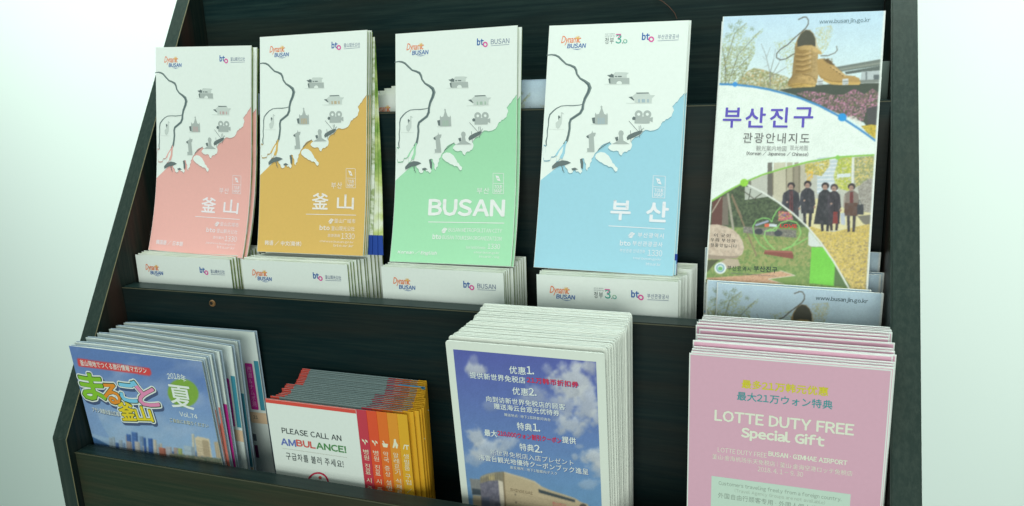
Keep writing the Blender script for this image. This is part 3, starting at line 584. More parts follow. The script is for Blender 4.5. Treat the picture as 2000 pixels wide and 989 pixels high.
    p.poly([r(560, 50), r(577, 50), r(572, 240), r(556, 240)], (206, 214, 206)); p.poly([r(462, 168), r(552, 162), r(552, 188), r(462, 192)], (200, 214, 212)); rk = p.inside([r(600, 260), r(640, 220), r(690, 190), r(712, 220), r(700, 470), r(640, 440)]); p.fill(rk, (146, 146, 134)); p.speck(rk, [(120, 120, 112), (166, 166, 154)], 4, .52, 2)
    rd = p.inside([r(240, 480), r(320, 330), r(360, 330), r(520, 400), r(700, 430), r(690, 520), r(300, 560)]); p.fill(rd, (204, 200, 150)); p.poly([r(600, 450), r(695, 440), r(690, 520), r(640, 500)], (110, 110, 98))
    lv = p.inside([(1577, 440), r(300, 520), r(420, 560), r(690, 500), (1740, 440), (1740, 580), (1666, 576), (1640, 530)]) | (st & (Y > 452)); p.fill(lv, (186, 168, 88)); p.speck(lv, [(204, 188, 104), (170, 152, 88), (212, 198, 122), (158, 142, 94), (196, 176, 80)], 3.6, .52, 80)
    p.speck(lv & (Y > 470), [(128, 116, 88), (206, 190, 120)], 5, .6, 91)
    # five walkers seen on the cover
    def walker(cx, hy, w_, hem, coat, leg, feet, hair=(44, 40, 42), bag=None, inner=None):
        s_ = 1 / 3.41
        p.ell(*r(cx, hy + 16), 7.4, 6.8, hair); p.ell(*r(cx - 2, hy + 27), 4.6, 5.6, (158, 130, 114)); p.stroke([r(cx - 9, hy + 26), r(cx - 3, hy + 26)], .8, (90, 70, 64)); p.stroke([r(cx + 2, hy + 26), r(cx + 7, hy + 26)], .8, (90, 70, 64))
        p.poly([r(cx - 14, hy + 42), r(cx + 14, hy + 42), r(cx + w_ * .82, hy + 66), r(cx + w_, hy + 150), r(cx + w_ * .86, hy + 160), r(cx + w_ * .8, hem), r(cx - w_ * .8, hem), r(cx - w_ * .86, hy + 160), r(cx - w_, hy + 140), r(cx - w_ * .82, hy + 66)], coat)
        if inner: p.poly([r(cx - 9, hy + 50), r(cx + 11, hy + 50), r(cx + 14, hem - 20), r(cx - 14, hem - 20)], inner)
        p.stroke([r(cx - w_ * .8, hy + 80), r(cx - w_ * .9, hy + 150), r(cx - w_ * .45, hy + 128)], 3.2, tuple(v * 1.25 for v in coat)); p.ell(*r(cx - w_ * .42, hy + 126), 2.2, 2, (160, 134, 118)); p.stroke([r(cx, hy + 50), r(cx + 3, hem - 10)], .9, tuple(v * .6 for v in coat)); p.ell(*r(cx + w_ * .9, hy + 170), 2.2, 2.6, (150, 122, 106))
        for d in (-1, 1): p.poly([r(cx + d * 20 - 10, hem - 4), r(cx + d * 20 + 10, hem - 4), r(cx + d * 16 + 8, feet), r(cx + d * 16 - 9, feet)], leg)
    walker(158, 228, 62, 470, (50, 52, 58), (44, 46, 52), 520, inner=(92, 52, 56)); walker(268, 218, 52, 430, (48, 50, 56), (42, 44, 50), 520)
    walker(385, 230, 50, 500, (44, 46, 50), (44, 44, 48), 550); p.poly([r(345, 300), r(420, 300), r(432, 510), r(310, 500)], (44, 46, 50)); walker(445, 240, 46, 500, (50, 48, 54), (50, 44, 46), 545, hair=(60, 52, 50)); p.poly([r(440, 420), r(468, 420), r(470, 500), r(436, 500)], (120, 50, 48))
    walker(560, 236, 56, 450, (120, 114, 104), (52, 50, 54), 555, inner=(106, 46, 48)); p.poly([r(515, 360), r(602, 360), r(600, 448), r(510, 445)], (86, 64, 54)); p.poly([r(598, 372), r(640, 372), r(642, 440), r(598, 440)], (52, 56, 60)); p.stroke([r(606, 374), r(612, 340), r(628, 374)], 1, (52, 56, 60)); p.poly([r(486, 430), r(516, 428), r(520, 510), r(492, 505)], (170, 182, 190))
    cm = p.inside([r(90, 220), r(330, 215), r(500, 225), r(650, 235), r(650, 560), r(90, 540)]) & (p.C.mean(-1) < 90); p.fill(cm * np.clip(fbm(X / 4, Y / 7, 3, 55) * 2.4 - 1.0, 0, 1), (98, 98, 102), .45)
    # park
    pk = p.inside([(1454, 355), (1420, 373), (1393, 390), (1370, 404), (1370, 560), (1690, 590), (1666, 574)] + arcW[::-1]); p.fill(pk, (104, 134, 74))
    f1 = pk & (Y > 440); p.speck(f1, [(120, 146, 80), (96, 128, 68), (136, 152, 90)], 6, .52, 5); p.fill(pk & (Y < 443), (76, 92, 66)); p.speck(pk & (Y < 440), [(60, 74, 54), (88, 104, 76), (52, 64, 50)], 5, .52, 7)
    p.speck(pk & (Y > 462) & (Y < 520), [(152, 152, 98), (140, 146, 88)], 7, .55, 33); p.poly([q(90, 250), q(180, 200), q(190, 430), q(80, 430)], (92, 62, 56)); p.fill(pk & p.inside([q(340, 130), q(400, 130), q(520, 210), q(340, 235)]), (170, 180, 166)); p.stroke([q(370, 230), q(385, 150)], 1.6, (60, 66, 56)); p.stroke([q(310, 150), q(430, 240)], 1.4, (66, 66, 56)); p.stroke([q(420, 220), q(470, 185)], 1.5, (70, 72, 60))
    p.poly([q(170, 210), q(212, 200), q(215, 430), q(165, 430)], (110, 104, 92)); p.stroke([q(210, 190), q(252, 460)], 4.6, (150, 150, 132)); p.stroke([q(240, 205), q(435, 672)], 2.6, (128, 112, 86)); p.stroke([q(155, 215), q(88, 330)], 2.2, (160, 156, 136)); p.stroke([q(240, 190), q(270, 260), q(320, 370)], 2, (120, 108, 88))
    p.fill(pk & p.inside([q(330, 440), q(740, 470), q(740, 530), q(600, 520), q(330, 490)]), (112, 112, 100)); p.speck(p.inside([q(330, 440), q(740, 480), q(740, 530), q(330, 480)]), [(150, 150, 140), (84, 90, 84)], 3, .52, 4)
    stone = [q(70, 425), q(130, 424), q(200, 440), q(260, 470), q(300, 510), q(325, 555), q(338, 605), q(325, 655), q(280, 685), q(200, 692), q(120, 695), q(50, 690), q(50, 430)]; p.poly(stone, (186, 172, 150)); sm = p.inside(stone); p.speck(sm, [(172, 158, 138), (196, 184, 162)], 9, .5, 3); p.poly([q(50, 655), q(120, 665), q(220, 672), q(300, 668), q(280, 688), q(120, 697), q(50, 692)], (146, 134, 116)); p.poly([q(150, 720), q(200, 690), q(290, 695), q(310, 745), q(200, 770)], (170, 160, 136)); p.poly([q(50, 700), q(150, 700), q(110, 730), q(50, 800)], (74, 80, 56))
    # hearts
    H1 = [q(515, 622), q(460, 580), q(415, 510), q(405, 440), q(430, 395), q(480, 375), q(525, 380), q(550, 405), q(560, 370), q(585, 325), q(620, 292)]; H2 = [q(575, 622), q(525, 575), q(492, 520), q(500, 480), q(540, 462), q(580, 480), q(590, 450), q(620, 415), q(680, 395), q(740, 410), q(752, 430), (1562, 440), (1566, 455), q(752, 545), q(700, 600), q(640, 625)]; p.stroke(H1, 2.2, (116, 184, 96)); p.stroke(H2, 2.2, (128, 192, 104)); p.stroke([r(60, 520), r(30, 545), r(0, 548)], 2, (128, 192, 104)); p.stroke([r(100, 672), r(190, 640), r(270, 595)], 2, (122, 186, 98))
    p.ell(*q(450, 480), 8, 6, (56, 62, 66)); p.ell(*q(600, 495), 8, 6, (60, 66, 70)); p.stroke([q(430, 430), q(520, 400)], 4, (150, 160, 180)); p.speck(p.inside([q(600, 320), q(700, 330), q(715, 390), q(600, 400)]), [(190, 60, 70), (90, 110, 180), (210, 190, 90), (200, 80, 120)], 2.4, .5, 6); p.poly([q(495, 420), q(530, 420), q(530, 445), q(495, 445)], (206, 96, 70)); p.poly([q(530, 420), q(590, 425), q(590, 445), q(530, 443)], (190, 204, 206))
    p.poly([q(498, 625), q(708, 634), q(720, 668), q(718, 695), q(490, 655)], (124, 72, 62)); p.poly([q(498, 625), q(708, 634), q(714, 648), q(496, 638)], (148, 92, 80))
    # green pillar, board and paving
    p.poly([r(276, 560), r(280, 545), r(370, 655), r(290, 652), r(274, 640)], (196, 208, 200)); p.poly([r(296, 656), r(378, 660), r(455, 760), r(446, 918), r(284, 898)], (106, 192, 66)); p.poly([r(455, 770), r(560, 925), r(446, 918)], (80, 108, 66))
    pv = p.inside([q(50, 840), q(380, 820), q(620, 790), q(732, 824), q(530, 850), q(650, 890), q(60, 866)]); p.fill(pv, (186, 150, 118)); p.speck(pv, [(172, 136, 106), (198, 164, 132)], 3, .5, 2)
    for i in range(12): p.stroke([q(60 + i * 55, 870), q(150 + i * 55, 800)], .5, (158, 126, 102), .5 if i < 9 else 0)
    p.fill(~pv & p.inside([q(530, 850), q(732, 824), q(740, 900), q(650, 890)]), (110, 140, 74)); p.stroke([q(620, 785), q(734, 824), q(526, 850), q(650, 892)], 1.2, (196, 198, 180))
    p.ell(*q(155, 764), 11.6, 11.4, (206, 220, 214)); p.ell(*q(155, 764), 8, 8, (94, 140, 168)); p.ell(*q(155, 764), 6, 6, (190, 214, 196)); p.ell(*q(155, 768), 4.4, 3.6, (96, 166, 96))
    p.stroke(arcW, 3.6, (204, 214, 202)); p.stroke(arcD[:-1] + [(1375, 402)], 3.2, (126, 186, 76)); p.ell(1454.5, 355.5, 8, 7.6, (136, 200, 62)); p.ell(1636.5, 307, 4.6, 4.6, (126, 190, 80))
    # white paper margins
    m = (np.linspace(0, BW, p.X.shape[1])[None, :] > BW - 1.6) | (np.linspace(0, BW, p.X.shape[1])[None, :] < .7); p.fill(np.broadcast_to(m, p.X.shape), (210, 224, 214))
    return p
guide_paint = paint_guide()
PURPLE = mat('title_purple', (92, 84, 176)); DKG = mat('title_grey', (104, 108, 106))
xs = [(1411, 1447), (1455, 1494), (1503, 1538), (1549, 1587)]
for ch, (a, b2) in zip('부산진구', xs): guide.text(ch, a, 248, b2, 247.5, 39, PURPLE, .018)
guide.text('관광안내지도', 1451, 279, 1581, 278, 20, DKG, .008); guide.text('観光案内地図', 1477, 294, 1536, 293.5, 10.5, mat('title_light', (140, 146, 142))); guide.text('观光地图', 1543, 293, 1578, 292.5, 10, MATS['title_light'])
guide.text('(Korean / Japanese / Chinese)', 1458, 304.5, 1579, 304.5, 9.5, DKG, .02)
URLM = mat('url_grey', (112, 140, 148)); guide.text('www.busanjin.go.kr', 1598, 48.5, 1697, 46, 10.5, URLM, .02)
for t_, y in (('이 곳이', 462), ('우리 부산의', 471.5), ('정중앙입니다', 482)): guide.text(t_, 1396 if y == 462 else 1389, y, 1428 if y == 462 else (1437 if y < 475 else 1441), y + 1, 7, BLACKI, .01)
guide.text('부산광역시', 1422, 529, 1469, 529.5, 10, BLACKI, .008); guide.text('부산진구', 1474, 531, 1520, 532, 11.5, BLACKI, .02); guide.text('Busanjin-gu Busan Metropolitan City', 1430, 538, 1519, 539, 4, DKG); guide.text('LOVE', 1525, 444, 1558, 445, 7, mat('love_red', (198, 60, 62)), .05)
guide_head = Card(BW, BH, BUSQ, 0)
guide_head.text('www.busanjin.go.kr', 1598, 48.5, 1697, 46, 10.5, mat('url_dark', (80, 104, 110)), .02)

# ------------------------------------------------------------------ artwork: magazine, coupon, ambulance leaflet, duty-free booklet
MAGW, MAGH = 150.0, 222.0
mag = Card(MAGW, MAGH, ((134.5, 674.5), (390, 706.3), (236.5, 1068.3), (478.0, 1123.0)), 0)
def paint_mag():
    p = Paint(mag, 200, 200, 0, MAGW, MAGH * .26, MAGH); X, Y = p.X, p.Y
    base = 705 + (X - 190) * .17; t = np.clip((Y - base) / 150, 0, 1)[..., None]; p.C = np.array((88, 122, 178)) * (1 - t) + np.array((146, 184, 212)) * t
    n = fbm(X / 60, Y / 30, 3, 4)[..., None]; p.C = p.C * (1 - .25 * (n > .5) * (n - .5) * 4) + np.array((190, 205, 216)) * .25 * (n > .5) * (n - .5) * 4
    def q(x, y): return (100 + x / 5, 820 + y / 5)
    def z(x, y): return (270 + x / 4.3, 690 + y / 4.3)
    p.poly([(160, 830), (178, 850), (222, 872), (222, 884), (150, 884)], (60, 104, 150)); p.poly([(170, 760), (200, 830), (215, 855), (160, 840)], (110, 150, 200), .5)
    rr = random.Random(5)
    cols = [(150, 174, 186), (96, 132, 176), (176, 182, 176), (70, 106, 160), (136, 160, 172), (186, 186, 170), (118, 150, 182), (160, 150, 140)]
    def bld(x, w_, top, bot, c, rows=0):
        p.poly([(x, top), (x + w_, top + w_ * .16), (x + w_ + 3, bot + 10), (x + 3, bot + 8)], c)
        p.poly([(x + w_ * .7, top + w_ * .11), (x + w_, top + w_ * .16), (x + w_ + 3, bot + 10), (x + w_ * .7 + 3, bot + 9)], tuple(v * .84 for v in c))
        for k_ in range(rows): p.stroke([(x + 1, top + 4 + k_ * 3), (x + w_, top + 4 + k_ * 3 + w_ * .16)], .6, tuple(v * .8 for v in c))
    for i in range(30):
        x = 212 + i * 6.6; yb = 868 + (x - 212) * .17; hgt = rr.uniform(8, 26) * (1.15 if 240 < x < 310 else .8); bld(x, rr.uniform(4, 9), yb - hgt, yb + 12, rr.choice(cols), rr.choice((0, 3, 5)))
    for x, w_, t0, b0, c in ((246, 9, 846, 880, (64, 104, 168)), (256, 12, 842, 884, (72, 112, 172)), (279, 5, 853, 888, (56, 96, 160)), (288, 9, 854, 892, (60, 100, 166)), (372, 5, 846, 890, (196, 198, 176))): bld(x, w_, t0, b0, c, 4)
    for x, w_, t0, b0, c in ((247, 9, 860, 884, (156, 150, 146)), (262, 10, 860, 886, (186, 190, 184)), (309, 13, 872, 894, (176, 112, 92)), (322, 12, 870, 896, (172, 180, 184)), (346, 8, 874, 896, (160, 180, 110)), (357, 20, 868, 900, (160, 186, 196))): bld(x, w_, t0, b0, c, 3)
    p.poly([(378, 854), (384, 851), (406, 856), (412, 892), (384, 889)], (206, 196, 162)); p.poly([(392, 857), (404, 859), (409, 890), (396, 888)], (172, 160, 128))
    for k_ in range(9): p.stroke([(381, 859 + k_ * 3.4), (408, 863 + k_ * 3.4)], .7, (150, 140, 112))
    p.poly([(415, 862), (432, 860), (436, 896), (420, 892)], (180, 170, 140)); [p.stroke([(417 + k_ * 4, 862), (421 + k_ * 4, 892)], .7, (140, 130, 104)) for k_ in range(4)]
    yy = Y - (886 + (X - 350) * .1); gr = (yy > 0) & (X > 330); p.fill(gr, (98, 116, 96)); p.speck(gr, [(128, 140, 112), (76, 94, 80), (150, 140, 120)], 3, .52, 8)
    mm = fbm(X / 3, Y / 3, 2, 6); p.fill((mm > .62) & (Y > base + 160), (176, 190, 190), .35)
    # red banner and green badge
    b0 = [(151, 700), (153, 699.5), (290, 719), (292, 722), (294, 731), (291, 733.5), (156, 715), (153, 713)]; p.poly(b0, (206, 62, 60))
    p.ell(355, 767, 30, 26.5, (118, 166, 56), 1, 0, 22); p.ell(355, 769, 31, 27, (92, 130, 60), .0)
    return p
mag_paint = paint_mag()
WHT = mat('print_white', (228, 236, 224)); OUTD = mat('outline_dark', (58, 84, 50)); SHD = mat('print_shade', (70, 88, 120))
mag.text('釜山現地でつくる旅行情報マガジン', 158, 712.5, 286, 729, 11, WHT, .012, free=True, layer=2)
title = [('ま', 165, 777, 210, 783, 50, (128, 190, 50)), ('る', 208, 786, 239, 789, 38, (222, 142, 50)), ('ご', 238, 782, 276, 787, 42, (120, 196, 226)), ('と', 274, 792, 312, 793, 40, (218, 140, 176)), ('釜', 239, 819, 268, 820, 34, (218, 202, 48)), ('山', 269, 821, 300, 822, 28, (222, 206, 50))]
for ch, a, ya, b2, yb, hp, cc in title: mag.text(ch, a + 3, ya + 5, b2 + 3, yb + 5, hp, SHD, .02, layer=1, stamps=4.2, free=True)
for ch, a, ya, b2, yb, hp, cc in title: mag.text(ch, a, ya, b2, yb, hp, WHT, .02, layer=2.6, stamps=3.6, free=True)
for ch, a, ya, b2, yb, hp, cc in title: mag.text(ch, a, ya, b2, yb, hp, OUTD, .02, layer=4, stamps=1.5, free=True); mag.text(ch, a, ya, b2, yb, hp, mat('title_' + ch, cc), .035, layer=5.4, free=True)
mag.text('プサン海雲台釜山広域市', 181, 802, 238, 813, 9, WHT, .012, layer=3, free=True); mag.text('プサン海雲台釜山広域市', 182, 803.5, 239, 814.5, 9, SHD, .02, layer=2, free=True)
mag.text('2018年', 326, 741, 362, 747, 13, WHT, .01, layer=2, arc=.25, free=True); mag.text('夏', 335, 794, 378, 799, 43, WHT, .014, layer=3); mag.text('Vol.74', 350, 811, 384, 817, 9, WHT, .015, free=True); mag.text('ご自由にお取りください', 331, 822, 405, 834, 7.5, WHT, .006, layer=3, free=True); mag.text('ご自由にお取りください', 331.5, 823, 405.5, 835, 7.5, mat('print_olive', (88, 98, 80)), .02, layer=2, free=True)

CW, CH = 122.0, 253.0
coup = Card(CW, CH, ((868.6, 664.5), (1181.4, 691.1), (923.9, 1191.7), (1200.2, 1249.4)), 0)
def paint_coup():
    p = Paint(coup, 190, 290, 5.8, 115.6, 30, CH - 6.8); X, Y = p.X, p.Y
    t = np.clip((Y - 690) / 280, 0, 1)[..., None]; p.C = np.array((80, 92, 166)) * (1 - t) + np.array((102, 150, 190)) * t
    n = fbm(X / 32, Y / 26, 5, 11)
    def cloud(cx, cy, rx, ry, a=1.0, sd=0):
        d = np.hypot((X - cx) / rx, (Y - cy) / ry); v = np.clip((1.08 - d + (fbm(X / 15, Y / 13, 4, sd) - .5) * 1.3) * 1.9, 0, 1) * a
        sh = (190 + 26 * fbm(X / 12, Y / 12, 3, sd + 3) - 22 * np.clip((Y - cy) / ry, -1, 1)); c = np.stack([sh * .95, sh * .99, sh * .99], -1); p.C = p.C * (1 - v[..., None]) + c * v[..., None]
    for a in ((928, 722, 22, 16, .8, 1), (925, 705, 12, 14, .35, 2), (1115, 745, 44, 40, .85, 3), (1145, 790, 26, 42, .75, 5), (1095, 790, 30, 34, .6, 8), (1040, 770, 28, 22, .5, 9), (1070, 722, 12, 14, .35, 19), (1150, 715, 20, 16, .7, 4), (1115, 830, 34, 20, .75, 6), (1165, 815, 18, 18, .7, 33), (930, 852, 20, 22, .75, 7), (955, 880, 38, 22, .7, 12), (985, 868, 26, 20, .6, 13), (925, 895, 26, 18, .4, 14), (1165, 895, 34, 20, .85, 15), (1175, 915, 26, 18, .6, 25), (1122, 890, 8, 8, .5, 16), (1130, 872, 10, 6, .4, 17), (960, 790, 18, 12, .3, 21), (1150, 945, 24, 10, .35, 20)): cloud(*a)
    def q(x, y): return (880 + x / 5.853, 820 + y / 5.853)
    # department store
    p.poly([q(215, 668), q(340, 680), q(345, 860), q(240, 850)], (112, 118, 116)); [p.stroke([q(225 + k_ * 14, 672), q(240 + k_ * 13, 840)], .7, (150, 156, 152)) for k_ in range(8)]; p.poly([q(240, 780), q(345, 795), q(345, 855), q(245, 850)], (62, 76, 84)); p.poly([q(248, 855), q(345, 865), q(352, 1000), q(255, 1000)], (176, 168, 140))
    p.poly([q(330, 660), q(350, 640), q(420, 612), q(500, 597), q(600, 588), q(615, 1100), q(350, 1100), q(335, 700)], (132, 128, 106)); p.poly([q(345, 645), q(420, 616), q(505, 602), q(500, 625), q(420, 640), q(350, 672)], (160, 154, 126)); p.poly([q(430, 640), q(495, 628), q(500, 690), q(440, 690)], (180, 168, 120)); [p.stroke([q(350 + k_ * 26, 650 - k_ * 6), q(352 + k_ * 26, 700)], .8, (104, 102, 88)) for k_ in range(9)]
    p.poly([q(335, 725), q(430, 695), q(540, 690), q(580, 1100), q(360, 1100)], (106, 108, 122)); pm = p.inside([q(335, 725), q(430, 695), q(540, 690), q(580, 1100), q(360, 1100)]); p.speck(pm, [(90, 94, 108), (124, 126, 138)], 5, .52, 3); p.poly([q(360, 880), q(440, 880), q(450, 1100), q(370, 1100)], (84, 96, 116), .7)
    p.poly([q(538, 685), q(592, 705), q(630, 1100), q(580, 1100)], (212, 208, 184)); p.poly([q(596, 590), q(612, 600), q(640, 1100), q(618, 1100)], (128, 116, 88))
    p.poly([q(606, 590), q(700, 618), q(820, 650), q(960, 700), q(1040, 760), q(1130, 800), q(1320, 860), q(1420, 895), q(1490, 940), q(1560, 960), q(1640, 1100), q(640, 1100)], (186, 174, 138)); p.poly([q(606, 590), q(960, 700), q(1040, 760), q(1035, 768), q(950, 712), q(612, 604)], (200, 190, 156))
    p.poly([q(1000, 788), q(1420, 912), q(1420, 942), q(1005, 830)], (58, 70, 74)); p.stroke([q(1003, 790), q(1420, 913)], .8, (130, 128, 110))
    p.stroke([q(628, 812), q(760, 830), q(1000, 890), q(1300, 960)], .8, (156, 146, 116)); p.stroke([q(632, 905), q(900, 950), q(1300, 1040)], .8, (156, 146, 116)); p.ell(*q(737, 852), 1.1, 1.6, (60, 60, 56)); p.ell(*q(744, 943), 1.1, 1.6, (60, 60, 56))
    p.ring([q(1168, 942), q(1312, 974), q(1312, 1050), q(1170, 1020)], 1.0, (196, 92, 92)); p.fill(p.inside([q(1180, 955), q(1310, 985), q(1310, 1050), q(1180, 1020)]), (200, 140, 120), .6); p.ell(*q(1510, 985), 7, 5, (84, 80, 76))
    return p
coup_paint = paint_coup()
CT = mat('coupon_letters', (222, 232, 226)); CRD = mat('coupon_red', (206, 40, 62)); CSH = mat('coupon_shade', (86, 104, 160))
def ct(body, x0, y0, x1, y1, h, m=CT, b=.012, glow=True):
    if glow: coup.text(body, x0 + .9, y0 + 1.1, x1 + .9, y1 + 1.1, h, CSH, b + .012, layer=1)
    coup.text(body, x0, y0, x1, y1, h, m, b, layer=3)
ct('优惠', 995, 730, 1027, 731, 15); ct('1.', 1029, 729.5, 1043, 731, 15, b=.03); ct('提供新世界免税店', 918, 740.5, 1026, 746, 12.5); ct('21万韩币折扣券', 1029, 749, 1130, 754.5, 11.5, CRD, .02)
ct('优惠', 1001, 771, 1032, 772, 14.5); ct('2.', 1033, 771.5, 1048, 773, 14.5, b=.03); ct('向到访新世界免税店的顾客', 950, 788, 1104, 796, 11.5); ct('赠送海云台观光优待券', 965, 801.5, 1093, 809, 11.5, b=.014); ct('赠送地点 | 地下1层顾客问询台', 985, 815, 1075, 820, 6.5, b=0)
ct('特典', 1010, 840, 1039, 841, 15); ct('1.', 1041, 841, 1055, 842.5, 14.5, b=.03); ct('最大', 946, 851, 971, 853, 13, b=.02); ct('210,000ウォン割引クーポン', 972, 855, 1096, 861.5, 11, CRD, .02); ct('提供', 1098, 865, 1125, 867, 13, b=.02)
ct('特典', 1015, 880, 1043, 882, 14.5); ct('2.', 1044, 882.5, 1059, 884, 14.5, b=.03); ct('新世界免税店入店プレゼント', 958, 892, 1120, 905, 11, b=.008); ct('海雲台観光地優待クーポンブック進呈', 936, 903.5, 1149, 921, 11.5, b=.012); ct('進呈場所 | 地下1階案内デスク', 996, 918, 1088, 925, 6.5, b=0)
coup.text('SHINSEGAE', 996, 958, 1040, 966, 5.5, mat('store_sign', (132, 122, 96)), .01, layer=3, free=True)

AW, AH = 88.0, 192.0
amb = Card(AW, AH, ((517.9, 779.3), (695.1, 801.0), (574.1, 1152.5), (740.3, 1188.6)), 0)
amb.poly([(0.2, AH - .2), (0.2, AH - 3.4), (AW - .2, AH - 3.4), (AW - .2, AH - .2)], mat('ambulance_red', (205, 78, 64)), 0, local=True)
def a6(x, y): return (510 + x / 3.955, 710 + y / 3.955)
def at(body, p0, p1, h, m, b=0, **k): amb.text(body, *a6(*p0), *a6(*p1), h / 3.955, m, b, **k)
at('PLEASE CALL AN', (164, 540), (622, 598), 42, BLACKI, .012); AB, AR, AG = mat('amb_blue', (92, 112, 180)), mat('amb_red', (202, 90, 82)), mat('amb_green', (74, 138, 78))
at('AM', (158, 632), (272, 641), 50, AB, .045); at('BUL', (277, 642), (422, 657), 50, AR, .045); at('ANCE!', (430, 663), (660, 690), 50, AG, .045)
amb.line([a6(165, 655), a6(665, 728)], .5, mat('amb_rule', (190, 196, 180))); at('구급차를 불러 주세요!', (198, 748), (640, 802), 56, BLACKI, .004)
cx, cy = a6(440, 925); amb.ring(cx, cy, 21.5, 3.2, mat('amb_crimson', (190, 46, 78)), 2, 30); amb.disc(cx + 4.2, cy - 11, 3.2, AR, 3, 8); amb.poly([(cx - 10, cy + 2), (cx + 12, cy + 2), (cx + 12, cy + 14), (cx - 10, cy + 14)], AR, 3)
amb.add([], [], PAPER, 0)
TABC = [((186, 62, 76), '병원 진료 시 증상 설명'), ((212, 84, 50), '병원 진료 시 증상 설명'), ((214, 112, 44), '약국 증상 설명'), ((212, 146, 48), '알레르기 식재료 정보'), ((210, 166, 44), '생필품 구입 / 사이즈 조건표')]
TSTEP = 9.0; tabs = []
for k, (cc, body) in enumerate(TABC):
    x0 = AW + k * TSTEP
    c = Card(x0 + TSTEP, AH, ((517.9, 779.3), (695.1, 801.0), (574.1, 1152.5), (740.3, 1188.6)), 0); c.H = amb.H; c.Hi = amb.Hi
    WT = mat('tab_letters', (226, 222, 190))
    n = len(body)
    # vertical lettering, one glyph below the other
    u0, v0 = x0 + 2.2, AH - 35; gl = 5.0; z = v0
    for ch in body:
        if ch == ' ': z -= 2.6; continue
        q0 = c.px(np.array(u0), np.array(z - gl)); q1 = c.px(np.array(u0 + 4.9), np.array(z - gl)); q2 = c.px(np.array(u0 + 2.45), np.array(z - .4))
        c.text(ch, float(q0[0]), float(q0[1]), float(q1[0]), float(q1[1]), abs(float(q1[1] + q0[1]) / 2 - float(q2[1])), WT, .01, layer=1); z -= gl + .3
    if k < 2: # small cross of bandages
        for dx in (0, 3): c.poly([(u0 + dx, AH - 26), (u0 + dx + 2, AH - 27), (u0 + dx + 2.4, AH - 29), (u0 + dx + .4, AH - 28)], WT, 1, local=True)
        c.poly([(u0 + 1.6, AH - 28.4), (u0 + 3.4, AH - 28.4), (u0 + 2.8, AH - 31.5)], WT, 1.4, local=True)
    elif k == 2: c.poly([(u0, AH - 28), (u0 + 5.6, AH - 28), (u0 + 4.6, AH - 31.4), (u0 + 1, AH - 31.4)], WT, 1, local=True); c.poly([(u0 + .6, AH - 26), (u0 + 1.6, AH - 25.4), (u0 + 2.8, AH - 28), (u0 + 1.8, AH - 28)], WT, 1.4, local=True)
    elif k == 3: c.poly([(u0 + 2.2, AH - 23), (u0 + 4, AH - 23), (u0 + 4, AH - 25.4), (u0 + 5.6, AH - 28), (u0 + 4.4, AH - 31.4), (u0 + 3.2, AH - 31), (u0 + 3, AH - 28.6), (u0 + 1.4, AH - 31.4), (u0 + .2, AH - 31), (u0 + 1.8, AH - 26)], WT, 1, local=True)
    else: c.poly([(u0 + .4, AH - 31.4), (u0 + 1.2, AH - 31.4), (u0 + 2.4, AH - 27.6), (u0 + 1.8, AH - 27)], WT, 1, local=True); c.poly([(u0 + 2, AH - 27), (u0 + 6, AH - 27), (u0 + 6, AH - 28), (u0 + 4.6, AH - 28), (u0 + 4.6, AH - 31.4), (u0 + 3.6, AH - 31.4), (u0 + 3.6, AH - 28), (u0 + 2, AH - 28)], WT, 1.3, local=True)
    tabs.append((c, x0, cc))

LW, LH = 124.0, 262.0
lot = Card(LW, LH, ((1346.3, 690.4), (1742.7, 723.0), (1335.7, 1331.7), (1687.6, 1409.5)), 0)
LPK = mat('booklet_pink', (208, 168, 184)); LY, LTL, LWH, LMINT = mat('lot_yellow', (202, 200, 46)), mat('lot_teal', (48, 150, 152)), mat('lot_white', (224, 228, 206)), mat('lot_mint', (188, 216, 198))
lot.poly([(.8, 0), (LW - .8, 0), (LW - .8, LH - .9), (.8, LH - .9)], LPK, 0, local=True)
def l7(x, y): return (1330 + x / 3.82, 730 + y / 3.82)
def l8(x, y): return (1500 + x / 3.82, 730 + y / 3.82)
lot.text('最多21万韩元优惠', *l7(452, 116), *l8(448, 160), 17, LY, .03); lot.text('最大21万ウォン特典', *l7(418, 206), *l8(480, 258), 17, LTL, .012)
lot.text('LOTTE DUTY FREE', *l7(250, 366), *l8(640, 446), 22, LWH, .045); lot.text('Special Gift', *l7(448, 500), *l8(418, 556), 26, LWH, .05)
lot.text('LOTTE DUTY FREE', *l7(274, 592), *l7(640, 620), 9.5, LWH, -.002); lot.text('BUSAN · GIMHAE AIRPORT', *l7(652, 618), *l8(590, 680), 9.5, LWH, .05)
lot.text('釜山·金海机场乐天免税店 | 釜山·金海空港ロッテ免税店', *l7(232, 650), *l8(630, 752), 11, LWH, .008); lot.text('2018. 4. 1 - 9. 30', *l7(572, 732), *l8(260, 766), 9.5, LWH)
xa, za = lot.xy(*l7(228, 772)); xb, zb = lot.xy(*l8(618, 890)); zt = (za + zb) / 2
lot.poly([(xa, zt), (xb, zt), (xb, zt - 38), (xa, zt - 38)], LMINT, 1, local=True)
LG = mat('lot_note', (146, 166, 152)); lot.text('Customers traveling freely from a foreign country.', *l7(280, 848), *l8(548, 948), 10, LG, .006); lot.text('(Travel Agency Groups are not available)', *l7(400, 905), *l8(425, 968), 9, mat('lot_note_pale', (168, 188, 172))); lot.text('外国自由行顾客专用 · 外国人個人旅行客専用', *l7(276, 942), *l8(560, 1040), 11, LG, .004)

